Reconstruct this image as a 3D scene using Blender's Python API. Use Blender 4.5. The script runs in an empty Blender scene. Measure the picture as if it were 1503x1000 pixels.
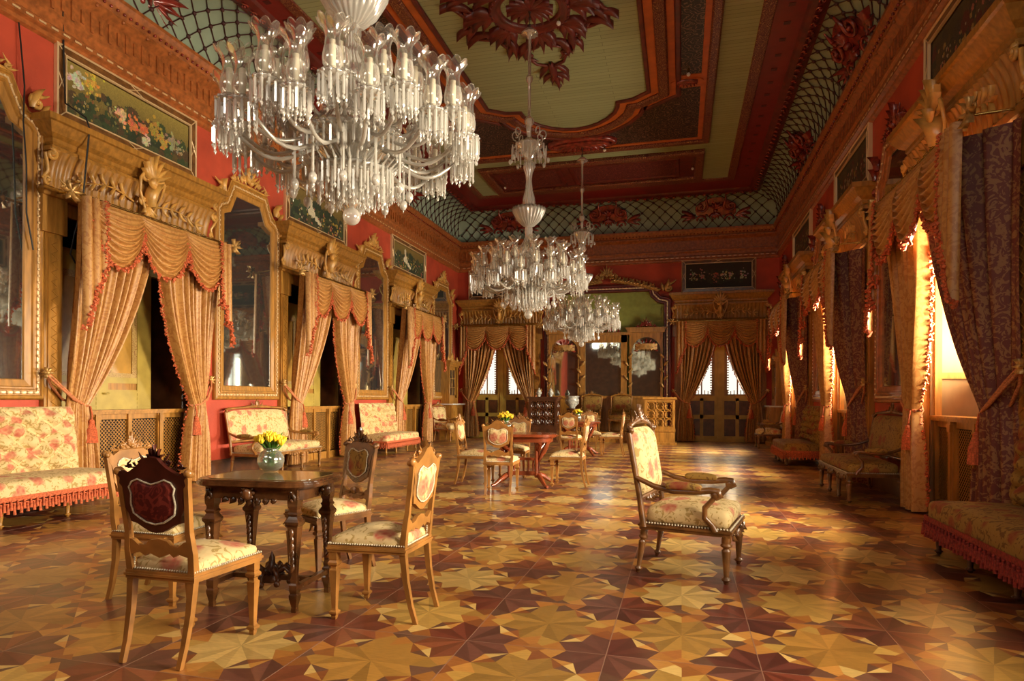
import bpy, math, random
from mathutils import Matrix, Vector
PI = math.pi
sc = bpy.context.scene
col = sc.collection
sin, cos = math.sin, math.cos
R = random.Random(7)

# ------------------------------------------------------------------ camera
cd = bpy.data.cameras.new('camera')
cam = bpy.data.objects.new('camera', cd)
col.objects.link(cam)
cd.sensor_width = 36.0
cd.lens = 950.0 / 1503 * 36
cd.shift_y = 85.9 / 1503
cd.clip_end = 200
cam.matrix_world = (Matrix.Translation((0, 0, 1.25)) @ Matrix.Rotation(math.radians(14.66), 4, 'Z')
                    @ Matrix.Rotation(math.radians(90), 4, 'X') @ Matrix.Rotation(0.0045, 4, 'Z'))
sc.camera = cam
# ------------------------------------------------------------------ world, exposure
w = bpy.data.worlds.new('world')
sc.world = w
w.use_nodes = True
bg = w.node_tree.nodes['Background']
bg.inputs[0].default_value = (1.0, 0.93, 0.78, 1)
bg.inputs[1].default_value = 2.2
sc.view_settings.view_transform = 'Standard'
sc.view_settings.look = 'None'
sc.view_settings.gamma = 1
sc.view_settings.exposure = 0.58
cy = sc.cycles
cy.use_denoising = True
cy.max_bounces = 7
cy.diffuse_bounces = 4
cy.glossy_bounces = 4
cy.transmission_bounces = 6
cy.transparent_max_bounces = 24
cy.caustics_reflective = False
cy.caustics_refractive = False
cy.sample_clamp_indirect = 4

XL, XR, YF, YN = -7.15, 2.75, 20.2, -1.4      # room walls
CX = -2.25                                     # room centre line
CZ = 7.25                                      # ceiling
BAY = [2.75, 7.3, 11.85, 16.4]                 # window / door bays along both long walls
BAYL = [2.6, 7.13, 11.67, 16.2]
MIR = [5.0, 9.50, 14.05, 18.7]


def area(name, loc, size, rot, power, color, spread=180):
    l = bpy.data.lights.new(name, 'AREA')
    l.shape = 'RECTANGLE'
    l.size, l.size_y = size
    l.energy = power
    l.color = color
    l.spread = math.radians(spread)
    o = bpy.data.objects.new(name, l)
    col.objects.link(o)
    o.location = loc
    o.rotation_euler = rot
    return o


for i_, b_ in enumerate(BAY):       # daylight through the tall windows of the right wall
    area('window_daylight', (XR + .64, b_, 2.25), (1.3, 2.1), (0, math.radians(90), 0), 580 if i_ else 200, (1.0, .86, .64), 104)
area('door_daylight', (1.1, YF + .30, 2.05), (1.0, 1.3), (math.radians(-90), 0, 0), 30, (1, .8, .5))
area('door_daylight', (-5.64, YF + .30, 2.05), (1.0, 1.3), (math.radians(-90), 0, 0), 20, (1, .8, .5))
# two added fill lights high on the unseen near wall, in made-up openings
area('near_fill_light', (-4.2, YN + .06, 4.95), (2.6, .8), (math.radians(90), 0, 0), 45, (1.0, .90, .74))
area('near_fill_light', (0.3, YN + .06, 4.95), (2.6, .8), (math.radians(90), 0, 0), 38, (1.0, .90, .74))


# ------------------------------------------------------------------ materials
def lin(c):
    return tuple(((x + .055) / 1.055) ** 2.4 if x > .04 else x / 12.92 for x in c) + (1,)


def nmat(name):
    m = bpy.data.materials.new(name)
    m.use_nodes = True
    nt = m.node_tree
    b = nt.nodes['Principled BSDF']
    return m, nt, b


def N(nt, t, **k):
    n = nt.nodes.new(t)
    for a, v in k.items():
        setattr(n, a, v)
    return n


def basic(name, c, rough=.5, metal=0, var=.0, scale=8, bump=0, bscale=30, spec=.5, coat=0, stretch=None, c2=None):
    m, nt, b = nmat(name)
    c = tuple(c) + (1,)
    b.inputs['Base Color'].default_value = c
    b.inputs['Roughness'].default_value = rough
    b.inputs['Metallic'].default_value = metal
    b.inputs['Specular IOR Level'].default_value = spec
    b.inputs['Coat Weight'].default_value = coat
    b.inputs['Coat Roughness'].default_value = .12
    tc = N(nt, 'ShaderNodeTexCoord')
    mp = N(nt, 'ShaderNodeMapping')
    nt.links.new(tc.outputs['Object'], mp.inputs[0])
    if stretch:
        mp.inputs['Scale'].default_value = stretch
    if var or c2:
        no = N(nt, 'ShaderNodeTexNoise')
        no.inputs['Scale'].default_value = scale
        no.inputs['Detail'].default_value = 4
        nt.links.new(mp.outputs[0], no.inputs['Vector'])
        mx = N(nt, 'ShaderNodeMix', data_type='RGBA')
        rp = N(nt, 'ShaderNodeMapRange')
        rp.inputs[1].default_value = .35
        rp.inputs[2].default_value = .65
        nt.links.new(no.outputs[0], rp.inputs[0])
        nt.links.new(rp.outputs[0], mx.inputs[0])
        a = tuple(max(0, x * (1 - var)) for x in c[:3]) + (1,)
        z = (tuple(c2) + (1,)) if c2 else tuple(min(1, x * (1 + var)) for x in c[:3]) + (1,)
        mx.inputs[6].default_value = a
        mx.inputs[7].default_value = z
        nt.links.new(mx.outputs[2], b.inputs['Base Color'])
    if bump:
        n2 = N(nt, 'ShaderNodeTexNoise')
        n2.inputs['Scale'].default_value = bscale
        n2.inputs['Detail'].default_value = 3
        nt.links.new(mp.outputs[0], n2.inputs['Vector'])
        bp = N(nt, 'ShaderNodeBump')
        bp.inputs['Strength'].default_value = bump
        bp.inputs['Distance'].default_value = .02
        nt.links.new(n2.outputs[0], bp.inputs['Height'])
        nt.links.new(bp.outputs[0], b.inputs['Normal'])
    return m


def floral(name, base, rose, leaf, rough=.75, scale=5.5, amount=.33):
    """brocade with scattered rose blooms and leaf sprays"""
    m, nt, b = nmat(name)
    L = nt.links.new
    b.inputs['Roughness'].default_value = rough
    b.inputs['Sheen Weight'].default_value = .03
    b.inputs['Specular IOR Level'].default_value = .25
    tc = N(nt, 'ShaderNodeTexCoord')
    nz = N(nt, 'ShaderNodeTexNoise')
    nz.inputs['Scale'].default_value = scale * 2.2
    L(tc.outputs['Object'], nz.inputs['Vector'])
    mixv = N(nt, 'ShaderNodeMix', data_type='RGBA')
    mixv.inputs[0].default_value = .06
    L(tc.outputs['Object'], mixv.inputs[6])
    L(nz.outputs['Color'], mixv.inputs[7])
    vo = N(nt, 'ShaderNodeTexVoronoi')
    vo.inputs['Scale'].default_value = scale
    L(mixv.outputs[2], vo.inputs['Vector'])
    m1 = N(nt, 'ShaderNodeMapRange')
    m1.inputs[1].default_value = amount
    m1.inputs[2].default_value = amount - .12
    L(vo.outputs['Distance'], m1.inputs[0])
    # petals: fine rings in the blooms
    v2 = N(nt, 'ShaderNodeTexVoronoi')
    v2.inputs['Scale'].default_value = scale * 6
    L(mixv.outputs[2], v2.inputs['Vector'])
    mr = N(nt, 'ShaderNodeMix', data_type='RGBA')
    mr.inputs[6].default_value = tuple(rose) + (1,)
    mr.inputs[7].default_value = tuple(x * .5 + y * .5 for x, y in zip(rose, base)) + (1,)
    L(v2.outputs['Distance'], mr.inputs[0])
    # leaves
    wv = N(nt, 'ShaderNodeTexNoise')
    wv.inputs['Scale'].default_value = scale * 3.4
    wv.inputs['Detail'].default_value = 1
    wv.inputs['Distortion'].default_value = 1.6
    L(tc.outputs['Object'], wv.inputs['Vector'])
    m2 = N(nt, 'ShaderNodeMapRange')
    m2.inputs[1].default_value = .56
    m2.inputs[2].default_value = .60
    L(wv.outputs[0], m2.inputs[0])
    a = N(nt, 'ShaderNodeMix', data_type='RGBA')
    a.inputs[6].default_value = tuple(base) + (1,)
    a.inputs[7].default_value = tuple(leaf) + (1,)
    L(m2.outputs[0], a.inputs[0])
    c = N(nt, 'ShaderNodeMix', data_type='RGBA')
    L(m1.outputs[0], c.inputs[0])
    L(a.outputs[2], c.inputs[6])
    L(mr.outputs[2], c.inputs[7])
    L(c.outputs[2], b.inputs['Base Color'])
    bp = N(nt, 'ShaderNodeBump')
    bp.inputs['Strength'].default_value = .25
    bp.inputs['Distance'].default_value = .005
    L(v2.outputs['Distance'], bp.inputs['Height'])
    L(bp.outputs[0], b.inputs['Normal'])
    return m


def damask(name, base, motif, rough=.52, scale=9, spec=.22):
    m, nt, b = nmat(name)
    L = nt.links.new
    b.inputs['Roughness'].default_value = rough
    b.inputs['Specular IOR Level'].default_value = spec
    tc = N(nt, 'ShaderNodeTexCoord')
    wv = N(nt, 'ShaderNodeTexNoise')
    wv.inputs['Scale'].default_value = scale
    wv.inputs['Detail'].default_value = 2
    wv.inputs['Distortion'].default_value = 2.5
    L(tc.outputs['Object'], wv.inputs['Vector'])
    m2 = N(nt, 'ShaderNodeMapRange')
    m2.inputs[1].default_value = .50
    m2.inputs[2].default_value = .55
    L(wv.outputs[0], m2.inputs[0])
    a = N(nt, 'ShaderNodeMix', data_type='RGBA')
    a.inputs[6].default_value = tuple(base) + (1,)
    a.inputs[7].default_value = tuple(motif) + (1,)
    L(m2.outputs[0], a.inputs[0])
    L(a.outputs[2], b.inputs['Base Color'])
    return m


def attr_mat(name, rough=.3, grain=0, coat=0):
    m, nt, b = nmat(name)
    L = nt.links.new
    at = N(nt, 'ShaderNodeAttribute', attribute_name='Col')
    b.inputs['Roughness'].default_value = rough
    b.inputs['Coat Weight'].default_value = coat
    b.inputs['Coat Roughness'].default_value = .08
    if grain:
        tc = N(nt, 'ShaderNodeTexCoord')
        no = N(nt, 'ShaderNodeTexNoise')
        no.inputs['Scale'].default_value = 18
        no.inputs['Detail'].default_value = 6
        mp = N(nt, 'ShaderNodeMapping')
        mp.inputs['Scale'].default_value = (1, 5, 1)
        L(tc.outputs['Object'], mp.inputs[0])
        L(mp.outputs[0], no.inputs['Vector'])
        mr = N(nt, 'ShaderNodeMapRange')
        mr.inputs[3].default_value = 1 - grain
        mr.inputs[4].default_value = 1 + grain
        L(no.outputs[0], mr.inputs[0])
        vm = N(nt, 'ShaderNodeVectorMath', operation='SCALE')
        L(at.outputs['Color'], vm.inputs[0])
        L(mr.outputs[0], vm.inputs['Scale'])
        L(vm.outputs[0], b.inputs['Base Color'])
        n2 = N(nt, 'ShaderNodeTexNoise')
        n2.inputs['Scale'].default_value = 2.2
        L(tc.outputs['Object'], n2.inputs['Vector'])
        m3 = N(nt, 'ShaderNodeMapRange')
        m3.inputs[3].default_value = rough - .08
        m3.inputs[4].default_value = rough + .12
        L(n2.outputs[0], m3.inputs[0])
        L(m3.outputs[0], b.inputs['Roughness'])
        bp = N(nt, 'ShaderNodeBump')
        bp.inputs['Strength'].default_value = .08
        bp.inputs['Distance'].default_value = .01
        n4 = N(nt, 'ShaderNodeTexNoise')
        n4.inputs['Scale'].default_value = 7
        L(tc.outputs['Object'], n4.inputs['Vector'])
        L(n4.outputs[0], bp.inputs['Height'])
        L(bp.outputs[0], b.inputs['Normal'])
    else:
        L(at.outputs['Color'], b.inputs['Base Color'])
    return m


def crystal(name, tr, gl, df, tint=(.95, .93, .88)):
    m, nt, b = nmat(name)
    L = nt.links.new
    nt.nodes.remove(b)
    out = nt.nodes['Material Output']
    t = N(nt, 'ShaderNodeBsdfTransparent')
    t.inputs[0].default_value = tint + (1,)
    g = N(nt, 'ShaderNodeBsdfGlossy')
    g.inputs['Color'].default_value = (1, .98, .94, 1)
    g.inputs['Roughness'].default_value = .12
    d = N(nt, 'ShaderNodeBsdfDiffuse')
    d.inputs[0].default_value = (.96, .93, .86, 1)
    tl = N(nt, 'ShaderNodeBsdfTranslucent')
    tl.inputs[0].default_value = (.96, .93, .86, 1)
    md = N(nt, 'ShaderNodeMixShader')
    L(d.outputs[0], md.inputs[1])
    L(tl.outputs[0], md.inputs[2])
    lw = N(nt, 'ShaderNodeLayerWeight')
    lw.inputs[0].default_value = .35
    m1 = N(nt, 'ShaderNodeMixShader')       # transparent / diffuse, more body at grazing angles
    ma = N(nt, 'ShaderNodeMapRange')
    ma.inputs[3].default_value = df
    ma.inputs[4].default_value = min(1, df + .38)
    L(lw.outputs['Facing'], ma.inputs[0])
    L(ma.outputs[0], m1.inputs[0])
    L(t.outputs[0], m1.inputs[1])
    L(md.outputs[0], m1.inputs[2])
    m2 = N(nt, 'ShaderNodeMixShader')
    mb_ = N(nt, 'ShaderNodeMapRange')
    mb_.inputs[3].default_value = gl
    mb_.inputs[4].default_value = min(1, gl + .5)
    L(lw.outputs['Fresnel'], mb_.inputs[0])
    L(mb_.outputs[0], m2.inputs[0])
    L(m1.outputs[0], m2.inputs[1])
    L(g.outputs[0], m2.inputs[2])
    L(m2.outputs[0], out.inputs[0])
    return m


def arabesque(name, base, line, scale=9, lo=.55):
    m, nt, b = nmat(name)
    L = nt.links.new
    b.inputs['Roughness'].default_value = .4
    tc = N(nt, 'ShaderNodeTexCoord')
    vo = N(nt, 'ShaderNodeTexVoronoi')
    vo.inputs['Scale'].default_value = scale * .5
    L(tc.outputs['Object'], vo.inputs['Vector'])
    mu = N(nt, 'ShaderNodeMath', operation='MULTIPLY')
    mu.inputs[1].default_value = 26
    L(vo.outputs['Distance'], mu.inputs[0])
    no = N(nt, 'ShaderNodeTexNoise')
    no.inputs['Scale'].default_value = scale
    no.inputs['Detail'].default_value = 2
    L(tc.outputs['Object'], no.inputs['Vector'])
    m5 = N(nt, 'ShaderNodeMath', operation='MULTIPLY')
    m5.inputs[1].default_value = 16
    L(no.outputs[0], m5.inputs[0])
    ad = N(nt, 'ShaderNodeMath', operation='ADD')
    L(mu.outputs[0], ad.inputs[0])
    L(m5.outputs[0], ad.inputs[1])
    si = N(nt, 'ShaderNodeMath', operation='SINE')
    L(ad.outputs[0], si.inputs[0])
    mr = N(nt, 'ShaderNodeMapRange')
    mr.inputs[1].default_value = lo
    mr.inputs[2].default_value = lo + .25
    L(si.outputs[0], mr.inputs[0])
    a = N(nt, 'ShaderNodeMix', data_type='RGBA')
    a.inputs[6].default_value = tuple(base) + (1,)
    a.inputs[7].default_value = tuple(line) + (1,)
    L(mr.outputs[0], a.inputs[0])
    L(a.outputs[2], b.inputs['Base Color'])
    return m


def planks(name, c, sx=.11):
    """painted boarding running across the room: thin dark joints, staggered butt ends"""
    m, nt, b = nmat(name)
    L = nt.links.new
    b.inputs['Roughness'].default_value = .5
    tc = N(nt, 'ShaderNodeTexCoord')
    br = N(nt, 'ShaderNodeTexBrick')
    br.inputs['Scale'].default_value = 1
    br.inputs['Brick Width'].default_value = 2.6
    br.inputs['Row Height'].default_value = sx
    br.inputs['Mortar Size'].default_value = .0035
    br.inputs['Color1'].default_value = tuple(x * 1.05 for x in c) + (1,)
    br.inputs['Color2'].default_value = tuple(x * .9 for x in c) + (1,)
    br.inputs['Mortar'].default_value = tuple(x * .35 for x in c) + (1,)
    L(tc.outputs['Object'], br.inputs['Vector'])
    L(br.outputs['Color'], b.inputs['Base Color'])
    return m


M = {}
M['wood'] = basic('honey_oak', (.38, .175, .030), .36, var=.25, scale=5, stretch=(4, 4, .7), spec=.5)
M['woodh'] = basic('honey_oak_carved', (.60, .32, .075), .28, var=.25, scale=9, spec=.6)
M['reveal'] = basic('pale_pine_lining', (.25, .155, .06), .4, var=.18, scale=4, stretch=(1, 1, .4))
M['green_wood'] = basic('olive_painted_wood', (.42, .30, .06), .4, var=.15, scale=4)
M['etched'] = basic('amber_etched_glass', (.42, .22, .04), .25, var=.2, scale=5)
M['ornband'] = arabesque('ornament_band', (.45, .30, .10), (.25, .11, .03), 30)
M['dark_wood'] = basic('dark_walnut', (.085, .028, .009), .3, var=.35, scale=6, spec=.6)
M['walnut'] = basic('chair_walnut', (.34, .15, .035), .32, var=.3, scale=7, spec=.6)
M['walnutx'] = basic('blackened_walnut', (.11, .042, .013), .24, var=.4, scale=12, spec=.8)
M['shaded_back'] = basic('dark_red_mahogany', (.07, .013, .008), .3, var=.3, scale=10)  # same walnut, coloured dark red to stand for the unlit chair back
M['shaded_pad'] = damask('dark_red_pad', (.10, .012, .010), (.20, .03, .02), .6, 14, .2)  # back pad with the shade put into its colour
M['walnutd'] = basic('carved_walnut', (.17, .070, .019), .3, var=.35, scale=12, spec=.7)
M['mahog'] = basic('painted_oxblood', (.13, .014, .009), .38, var=.3, scale=6, spec=.6)
M['mahogd'] = basic('dark_oxblood', (.085, .008, .007), .4, var=.3, scale=6)
M['cornice'] = basic('cornice_red_wood', (.36, .11, .028), .33, var=.3, scale=14, spec=.6)
M['orange'] = basic('orange_painted_band', (.55, .13, .02), .45, var=.12, scale=5)
M['redflat'] = basic('red_painted_band', (.22, .015, .011), .42, var=.1, scale=5)
M['wall'] = basic('red_damask_wall', (.47, .060, .024), .6, var=.18, scale=2, bump=.15, bscale=90)
M['green'] = planks('green_boards', (.36, .41, .21))
M['netgreen'] = basic('cove_sage_green', (.30, .38, .27), .6, var=.1, scale=3)
M['net'] = basic('cove_net_rope', (.06, .012, .01), .5)
M['panel'] = arabesque('arabesque_panel', (.016, .007, .007), (.24, .13, .08), 10, .62)
M['panelr'] = arabesque('red_arabesque_panel', (.10, .012, .012), (.26, .07, .05), 9)
M['goldpat'] = arabesque('gold_stencil', (.12, .010, .008), (.55, .30, .10), 22, .74)
M['bead'] = basic('gilt_bead', (.80, .58, .32), .3, metal=.3)
M['gilt'] = basic('gilded_carving', (.50, .29, .09), .3, metal=.35, var=.35, scale=14)
M['giltr'] = basic('red_gilt_carving', (.25, .030, .018), .22, metal=.1, var=.5, scale=10, spec=.8)
M['brass'] = basic('old_brass', (.55, .38, .12), .25, metal=1)
M['iron'] = basic('black_iron', (.012, .011, .01), .4)
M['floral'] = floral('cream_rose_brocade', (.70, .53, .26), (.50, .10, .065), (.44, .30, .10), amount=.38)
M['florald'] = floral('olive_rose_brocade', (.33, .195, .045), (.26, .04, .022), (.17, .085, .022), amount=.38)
M['silk'] = damask('gold_silk', (.50, .25, .070), (.40, .17, .042), .40, 9, .45)
M['silkr'] = damask('salmon_silk_lining', (.58, .26, .12), (.50, .20, .09))
M['maroon'] = damask('maroon_damask', (.17, .045, .03), (.32, .15, .06), scale=12)  # gold silk recoloured dark for drapes that hang unlit
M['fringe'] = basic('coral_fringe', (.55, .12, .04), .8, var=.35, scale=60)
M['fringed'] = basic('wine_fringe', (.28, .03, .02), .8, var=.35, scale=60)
M['cord'] = basic('coral_cord', (.50, .17, .06), .7, var=.3, scale=80)
M['gimp'] = basic('silver_gimp', (.62, .55, .40), .5, var=.3, scale=90)
M['crystal'] = crystal('cut_crystal', .3, .12, .40)
M['crystalb'] = crystal('bright_prism_crystal', .2, .15, .60)
M['shade'] = crystal('clear_glass_shade', .6, .10, .04)
M['frost'] = crystal('etched_glass_belly', .3, .08, .16)
M['vase'] = crystal('vase_glass', .6, .16, .03, (.9, .97, .93))
M['candle'] = basic('white_candle_tube', (.85, .78, .62), .5)
M['mirror'] = basic('old_mirror_glass', (.66, .72, .68), .03, metal=.97)
M['floor'] = attr_mat('inlaid_parquet', .31, .32, .1)
M['paint'] = attr_mat('oil_paint', .65)
M['black'] = basic('shadow_black', (.01, .008, .006), .8)
M['white'] = basic('white_marble', (.75, .73, .68), .2, var=.1)
M['leather'] = basic('table_leather_glazed', (.20, .13, .045), .08, var=.15, coat=.8)
M['redwood'] = basic('red_mahogany', (.26, .055, .018), .22, var=.3, scale=6, coat=.4)
M['leaf'] = basic('tulip_leaf', (.10, .25, .03), .4, var=.3)
M['petal'] = basic('yellow_petal', (.88, .62, .02), .5, var=.1)
M['greenwall'] = basic('moss_green_wall', (.28, .33, .07), .6, var=.08)
M['bulb'] = basic('milky_bulb', (.85, .8, .68), .3)
M['pot'] = basic('grey_porcelain', (.5, .5, .45), .3, var=.4, scale=20)


def pane_mat():
    m, nt, b = nmat('bright_window_sky')
    nt.nodes.remove(b)
    e = N(nt, 'ShaderNodeEmission')
    e.inputs[0].default_value = (1, .93, .78, 1)
    e.inputs[1].default_value = 0.8
    nt.links.new(e.outputs[0], nt.nodes['Material Output'].inputs[0])
    return m


M['sky'] = pane_mat()


# ------------------------------------------------------------------ mesh builder
class MB:
    def __init__(s):
        s.v = []; s.f = []; s.sm = []; s.c = None; s.T = None

    def add(s, vs, fs, smooth=False):
        o = len(s.v)
        if s.T:
            vs = [s.T(p) for p in vs]
        s.v += vs
        s.f += [tuple(i + o for i in f) for f in fs]
        s.sm += [smooth] * len(fs)
        return s

    def box(s, x0, x1, y0, y1, z0, z1):
        vs = [(x, y, z) for z in (z0, z1) for y in (y0, y1) for x in (x0, x1)]
        return s.add(vs, [(0, 2, 3, 1), (4, 5, 7, 6), (0, 1, 5, 4), (2, 6, 7, 3), (0, 4, 6, 2), (1, 3, 7, 5)])

    def prism(s, poly, y0, y1, axis='y', smooth=False):
        n = len(poly)
        if axis == 'y':
            vs = [(x, y0, z) for x, z in poly] + [(x, y1, z) for x, z in poly]
        elif axis == 'z':
            vs = [(x, y, y0) for x, y in poly] + [(x, y, y1) for x, y in poly]
        else:
            vs = [(y0, x, z) for x, z in poly] + [(y1, x, z) for x, z in poly]
        s.add(vs, [tuple(range(n)), tuple(range(2 * n - 1, n - 1, -1))])
        s.add(vs, [(i, i + n, (i + 1) % n + n, (i + 1) % n) for i in range(n)], smooth)
        return s

    def lathe(s, prof, n=16, cx=0, cy=0, flute=0, nf=8, close=False):
        vs = []
        for r, z in prof:
            for i in range(n):
                a = 2 * PI * i / n
                rr = r * (1 + flute * cos(nf * a))
                vs.append((cx + rr * cos(a), cy + rr * sin(a), z))
        fs = []
        for j in range(len(prof) - 1):
            for i in range(n):
                fs.append((j * n + i, j * n + (i + 1) % n, (j + 1) * n + (i + 1) % n, (j + 1) * n + i))
        s.add(vs, fs, True)
        if close:
            s.add([v for v in vs[:n]], [tuple(range(n - 1, -1, -1))])
            s.add([v for v in vs[-n:]], [tuple(range(n))])
        return s

    def tube(s, pts, r, n=6, flat=1.0, caps=True, phase=0):
        pts = [Vector(p) for p in pts]
        k = len(pts)
        rs = r if isinstance(r, (list, tuple)) else [r] * k
        vs = []
        up = Vector((0, 1, 0)) if abs((pts[-1] - pts[0]).normalized().y) < .8 else Vector((1, 0, 0))
        for i, p in enumerate(pts):
            t = (pts[min(i + 1, k - 1)] - pts[max(i - 1, 0)])
            if t.length < 1e-9:
                t = Vector((0, 0, 1))
            t.normalize()
            a = up.cross(t)
            if a.length < 1e-4:
                a = Vector((1, 0, 0)).cross(t)
            a.normalize()
            b = t.cross(a)
            for j in range(n):
                q = 2 * PI * (j + phase) / n
                o = a * cos(q) * rs[i] + b * sin(q) * rs[i] * flat
                vs.append(tuple(p + o))
        fs = [(i * n + j, i * n + (j + 1) % n, (i + 1) * n + (j + 1) % n, (i + 1) * n + j) for i in range(k - 1) for j in range(n)]
        s.add(vs, fs, n > 4)
        if caps:
            s.add(vs[:n], [tuple(range(n - 1, -1, -1))])
            s.add(vs[-n:], [tuple(range(n))])
        return s

    def ball(s, c, r, nu=8, nv=5, sc_=(1, 1, 1)):
        vs = [(c[0], c[1], c[2] - r * sc_[2])]
        for j in range(1, nv):
            b = -PI / 2 + PI * j / nv
            for i in range(nu):
                a = 2 * PI * i / nu
                vs.append((c[0] + r * sc_[0] * cos(b) * cos(a), c[1] + r * sc_[1] * cos(b) * sin(a), c[2] + r * sc_[2] * sin(b)))
        vs.append((c[0], c[1], c[2] + r * sc_[2]))
        fs = [(0, 1 + (i + 1) % nu, 1 + i) for i in range(nu)]
        for j in range(nv - 2):
            for i in range(nu):
                fs.append((1 + j * nu + i, 1 + j * nu + (i + 1) % nu, 1 + (j + 1) * nu + (i + 1) % nu, 1 + (j + 1) * nu + i))
        e = len(vs) - 1
        o = 1 + (nv - 2) * nu
        fs += [(o + i, o + (i + 1) % nu, e) for i in range(nu)]
        return s.add(vs, fs, True)

    def grid(s, fn, nu, nv, smooth=True, closeu=False):
        vs = [fn(i / nu, j / nv) for j in range(nv + 1) for i in range(nu + (0 if closeu else 1))]
        w_ = nu if closeu else nu + 1
        fs = [(j * w_ + i, j * w_ + (i + 1) % w_, (j + 1) * w_ + (i + 1) % w_, (j + 1) * w_ + i) for j in range(nv) for i in range(nu)]
        return s.add(vs, fs, smooth)

    # carved ornament, in the local x-z plane at depth y
    def petal(s, x, z, ang, L, W, y=0, T=.4):
        ca, sa = cos(ang), sin(ang)
        rows = [(0, .30), (.28, .85), (.58, .9), (.82, .5), (1, .04)]
        vs = []
        for t, ww in rows:
            px, pz = x + ca * L * t, z + sa * L * t
            lift = -W * T * (1 + 1.2 * t * t)
            for k, h in ((-1, 0), (0, 1), (1, 0)):
                vs.append((px - sa * W * .5 * ww * k, y + lift * (.5 + .7 * h), pz + ca * W * .5 * ww * k))
        fs = []
        for i in range(4):
            for k in range(2):
                fs.append((i * 3 + k, i * 3 + k + 1, i * 3 + k + 4, i * 3 + k + 3))
        b = len(vs)
        vs += [(v[0], y, v[2]) for v in vs[:]]
        for i in range(4):
            fs.append((i * 3, i * 3 + 3, i * 3 + 3 + b, i * 3 + b))
            fs.append((i * 3 + 2, i * 3 + 2 + b, i * 3 + 5 + b, i * 3 + 5))
        return s.add(vs, fs, True)

    def scroll(s, x, z, size, ang=0, flip=1, r=.012, y=0, turns=1.25, tail=1.6, n=6):
        """C-scroll: spiral eye at (x,z) unwinding into a tail"""
        pts, rs = [], []
        k = 15
        for i in range(k):
            t = i / (k - 1)
            a = ang + flip * turns * 2 * PI * (1 - t)
            rr = size * (.16 + .84 * t)
            pts.append((x + rr * cos(a), y - r * (1.5 - .8 * t), z + rr * sin(a)))
            rs.append(r * (.9 + .5 * t))
        dx, dz = pts[-1][0] - pts[-2][0], pts[-1][2] - pts[-2][2]
        l = math.hypot(dx, dz)
        dx, dz = dx / l, dz / l
        cx_, cz_ = cos(ang), sin(ang)
        for i in range(1, 6):
            t = i / 5
            pts.append((pts[k - 1][0] + dx * size * tail * t + cx_ * size * tail * .45 * t * t, y - r, pts[k - 1][2] + dz * size * tail * t + cz_ * size * tail * .45 * t * t))
            rs.append(r * 1.4 * (1 - t * .8))
        s.ball(pts[0], r * 1.7, 6, 4)
        return s.tube(pts, rs, n)

    def crest(s, x, z, w_, h, y=0, rich=1):
        """carved cresting: shell, paired scrolls and leaves; base line z, width w_, height h"""
        for k in range(-3, 4):
            s.petal(x, z + h * .18, PI / 2 + k * .36, h * (.82 - abs(k) * .13), h * .15, y, .6)
        s.ball((x, y - h * .06, z + h * .22), h * .13, 8, 5)
        for sg in (-1, 1):
            s.scroll(x + sg * w_ * .22, z + h * .30, h * .16, PI / 2 + sg * .3, sg, h * .042, y, 1.2, 1.4)
            s.scroll(x + sg * w_ * .42, z + h * .12, h * .12, PI / 2 - sg * .2, -sg, h * .03, y, 1.1, 1.6)
            for q in range(4):
                s.petal(x + sg * w_ * (.12 + .09 * q), z + h * .08, PI / 2 - sg * (.5 + .2 * q), h * (.36 - .05 * q), h * .10, y, .6)
            s.petal(x + sg * w_ * .44, z + h * .05, PI / 2 - sg * 1.35, h * .22, h * .1, y, .5)
        s.tube([(x - w_ * .46, y - .004, z + h * .03), (x, y - .004, z + h * .06), (x + w_ * .46, y - .004, z + h * .03)], h * .03, 4)
        return s

    def build(s, name, mat, parent=None, kind=None, label=None):
        me = bpy.data.meshes.new(name)
        me.from_pydata(s.v, [], s.f)
        me.polygons.foreach_set('use_smooth', s.sm)
        me.materials.append(M[mat] if isinstance(mat, str) else mat)
        if s.c:
            ca = me.color_attributes.new('Col', 'FLOAT_COLOR', 'CORNER')
            dat = []
            for f_, c_ in zip(s.f, s.c):
                dat += list(c_ + (1.0,)) * len(f_)
            ca.data.foreach_set('color', dat)
        me.update()
        o = bpy.data.objects.new(name, me)
        col.objects.link(o)
        if parent:
            o.parent = parent
        if kind:
            o['kind'] = kind
        if label:
            o['label'] = label
        return o


def recalc(o):
    import bmesh
    b = bmesh.new()
    b.from_mesh(o.data)
    bmesh.ops.recalc_face_normals(b, faces=b.faces)
    b.to_mesh(o.data)
    b.free()
    return o


def thing(name, label, cat, loc=(0, 0, 0), rz=0, group=None):
    o = bpy.data.objects.new(name, None)
    col.objects.link(o)
    o.location = loc
    o.rotation_euler = (0, 0, rz)
    o.empty_display_size = .1
    o['label'] = label
    o['category'] = cat
    if group:
        o['group'] = group
    return o


def struct(name, loc=(0, 0, 0), rz=0, label=None):
    o = bpy.data.objects.new(name, None)
    col.objects.link(o)
    o.location = loc
    o.rotation_euler = (0, 0, rz)
    o['kind'] = 'structure'
    if label:
        o['label'] = label
    return o


def dup(root, loc, rz, label=None, group=None, name=None):
    r = root.copy()
    col.objects.link(r)
    if name:
        r.name = name
    r.location = loc
    r.rotation_euler = (0, 0, rz)
    if label:
        r['label'] = label
    if group:
        r['group'] = group
    for ch in list(root.children):
        c = ch.copy()
        col.objects.link(c)
        c.parent = r
        for g in list(ch.children):
            d = g.copy()
            col.objects.link(d)
            d.parent = c
    return r


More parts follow.
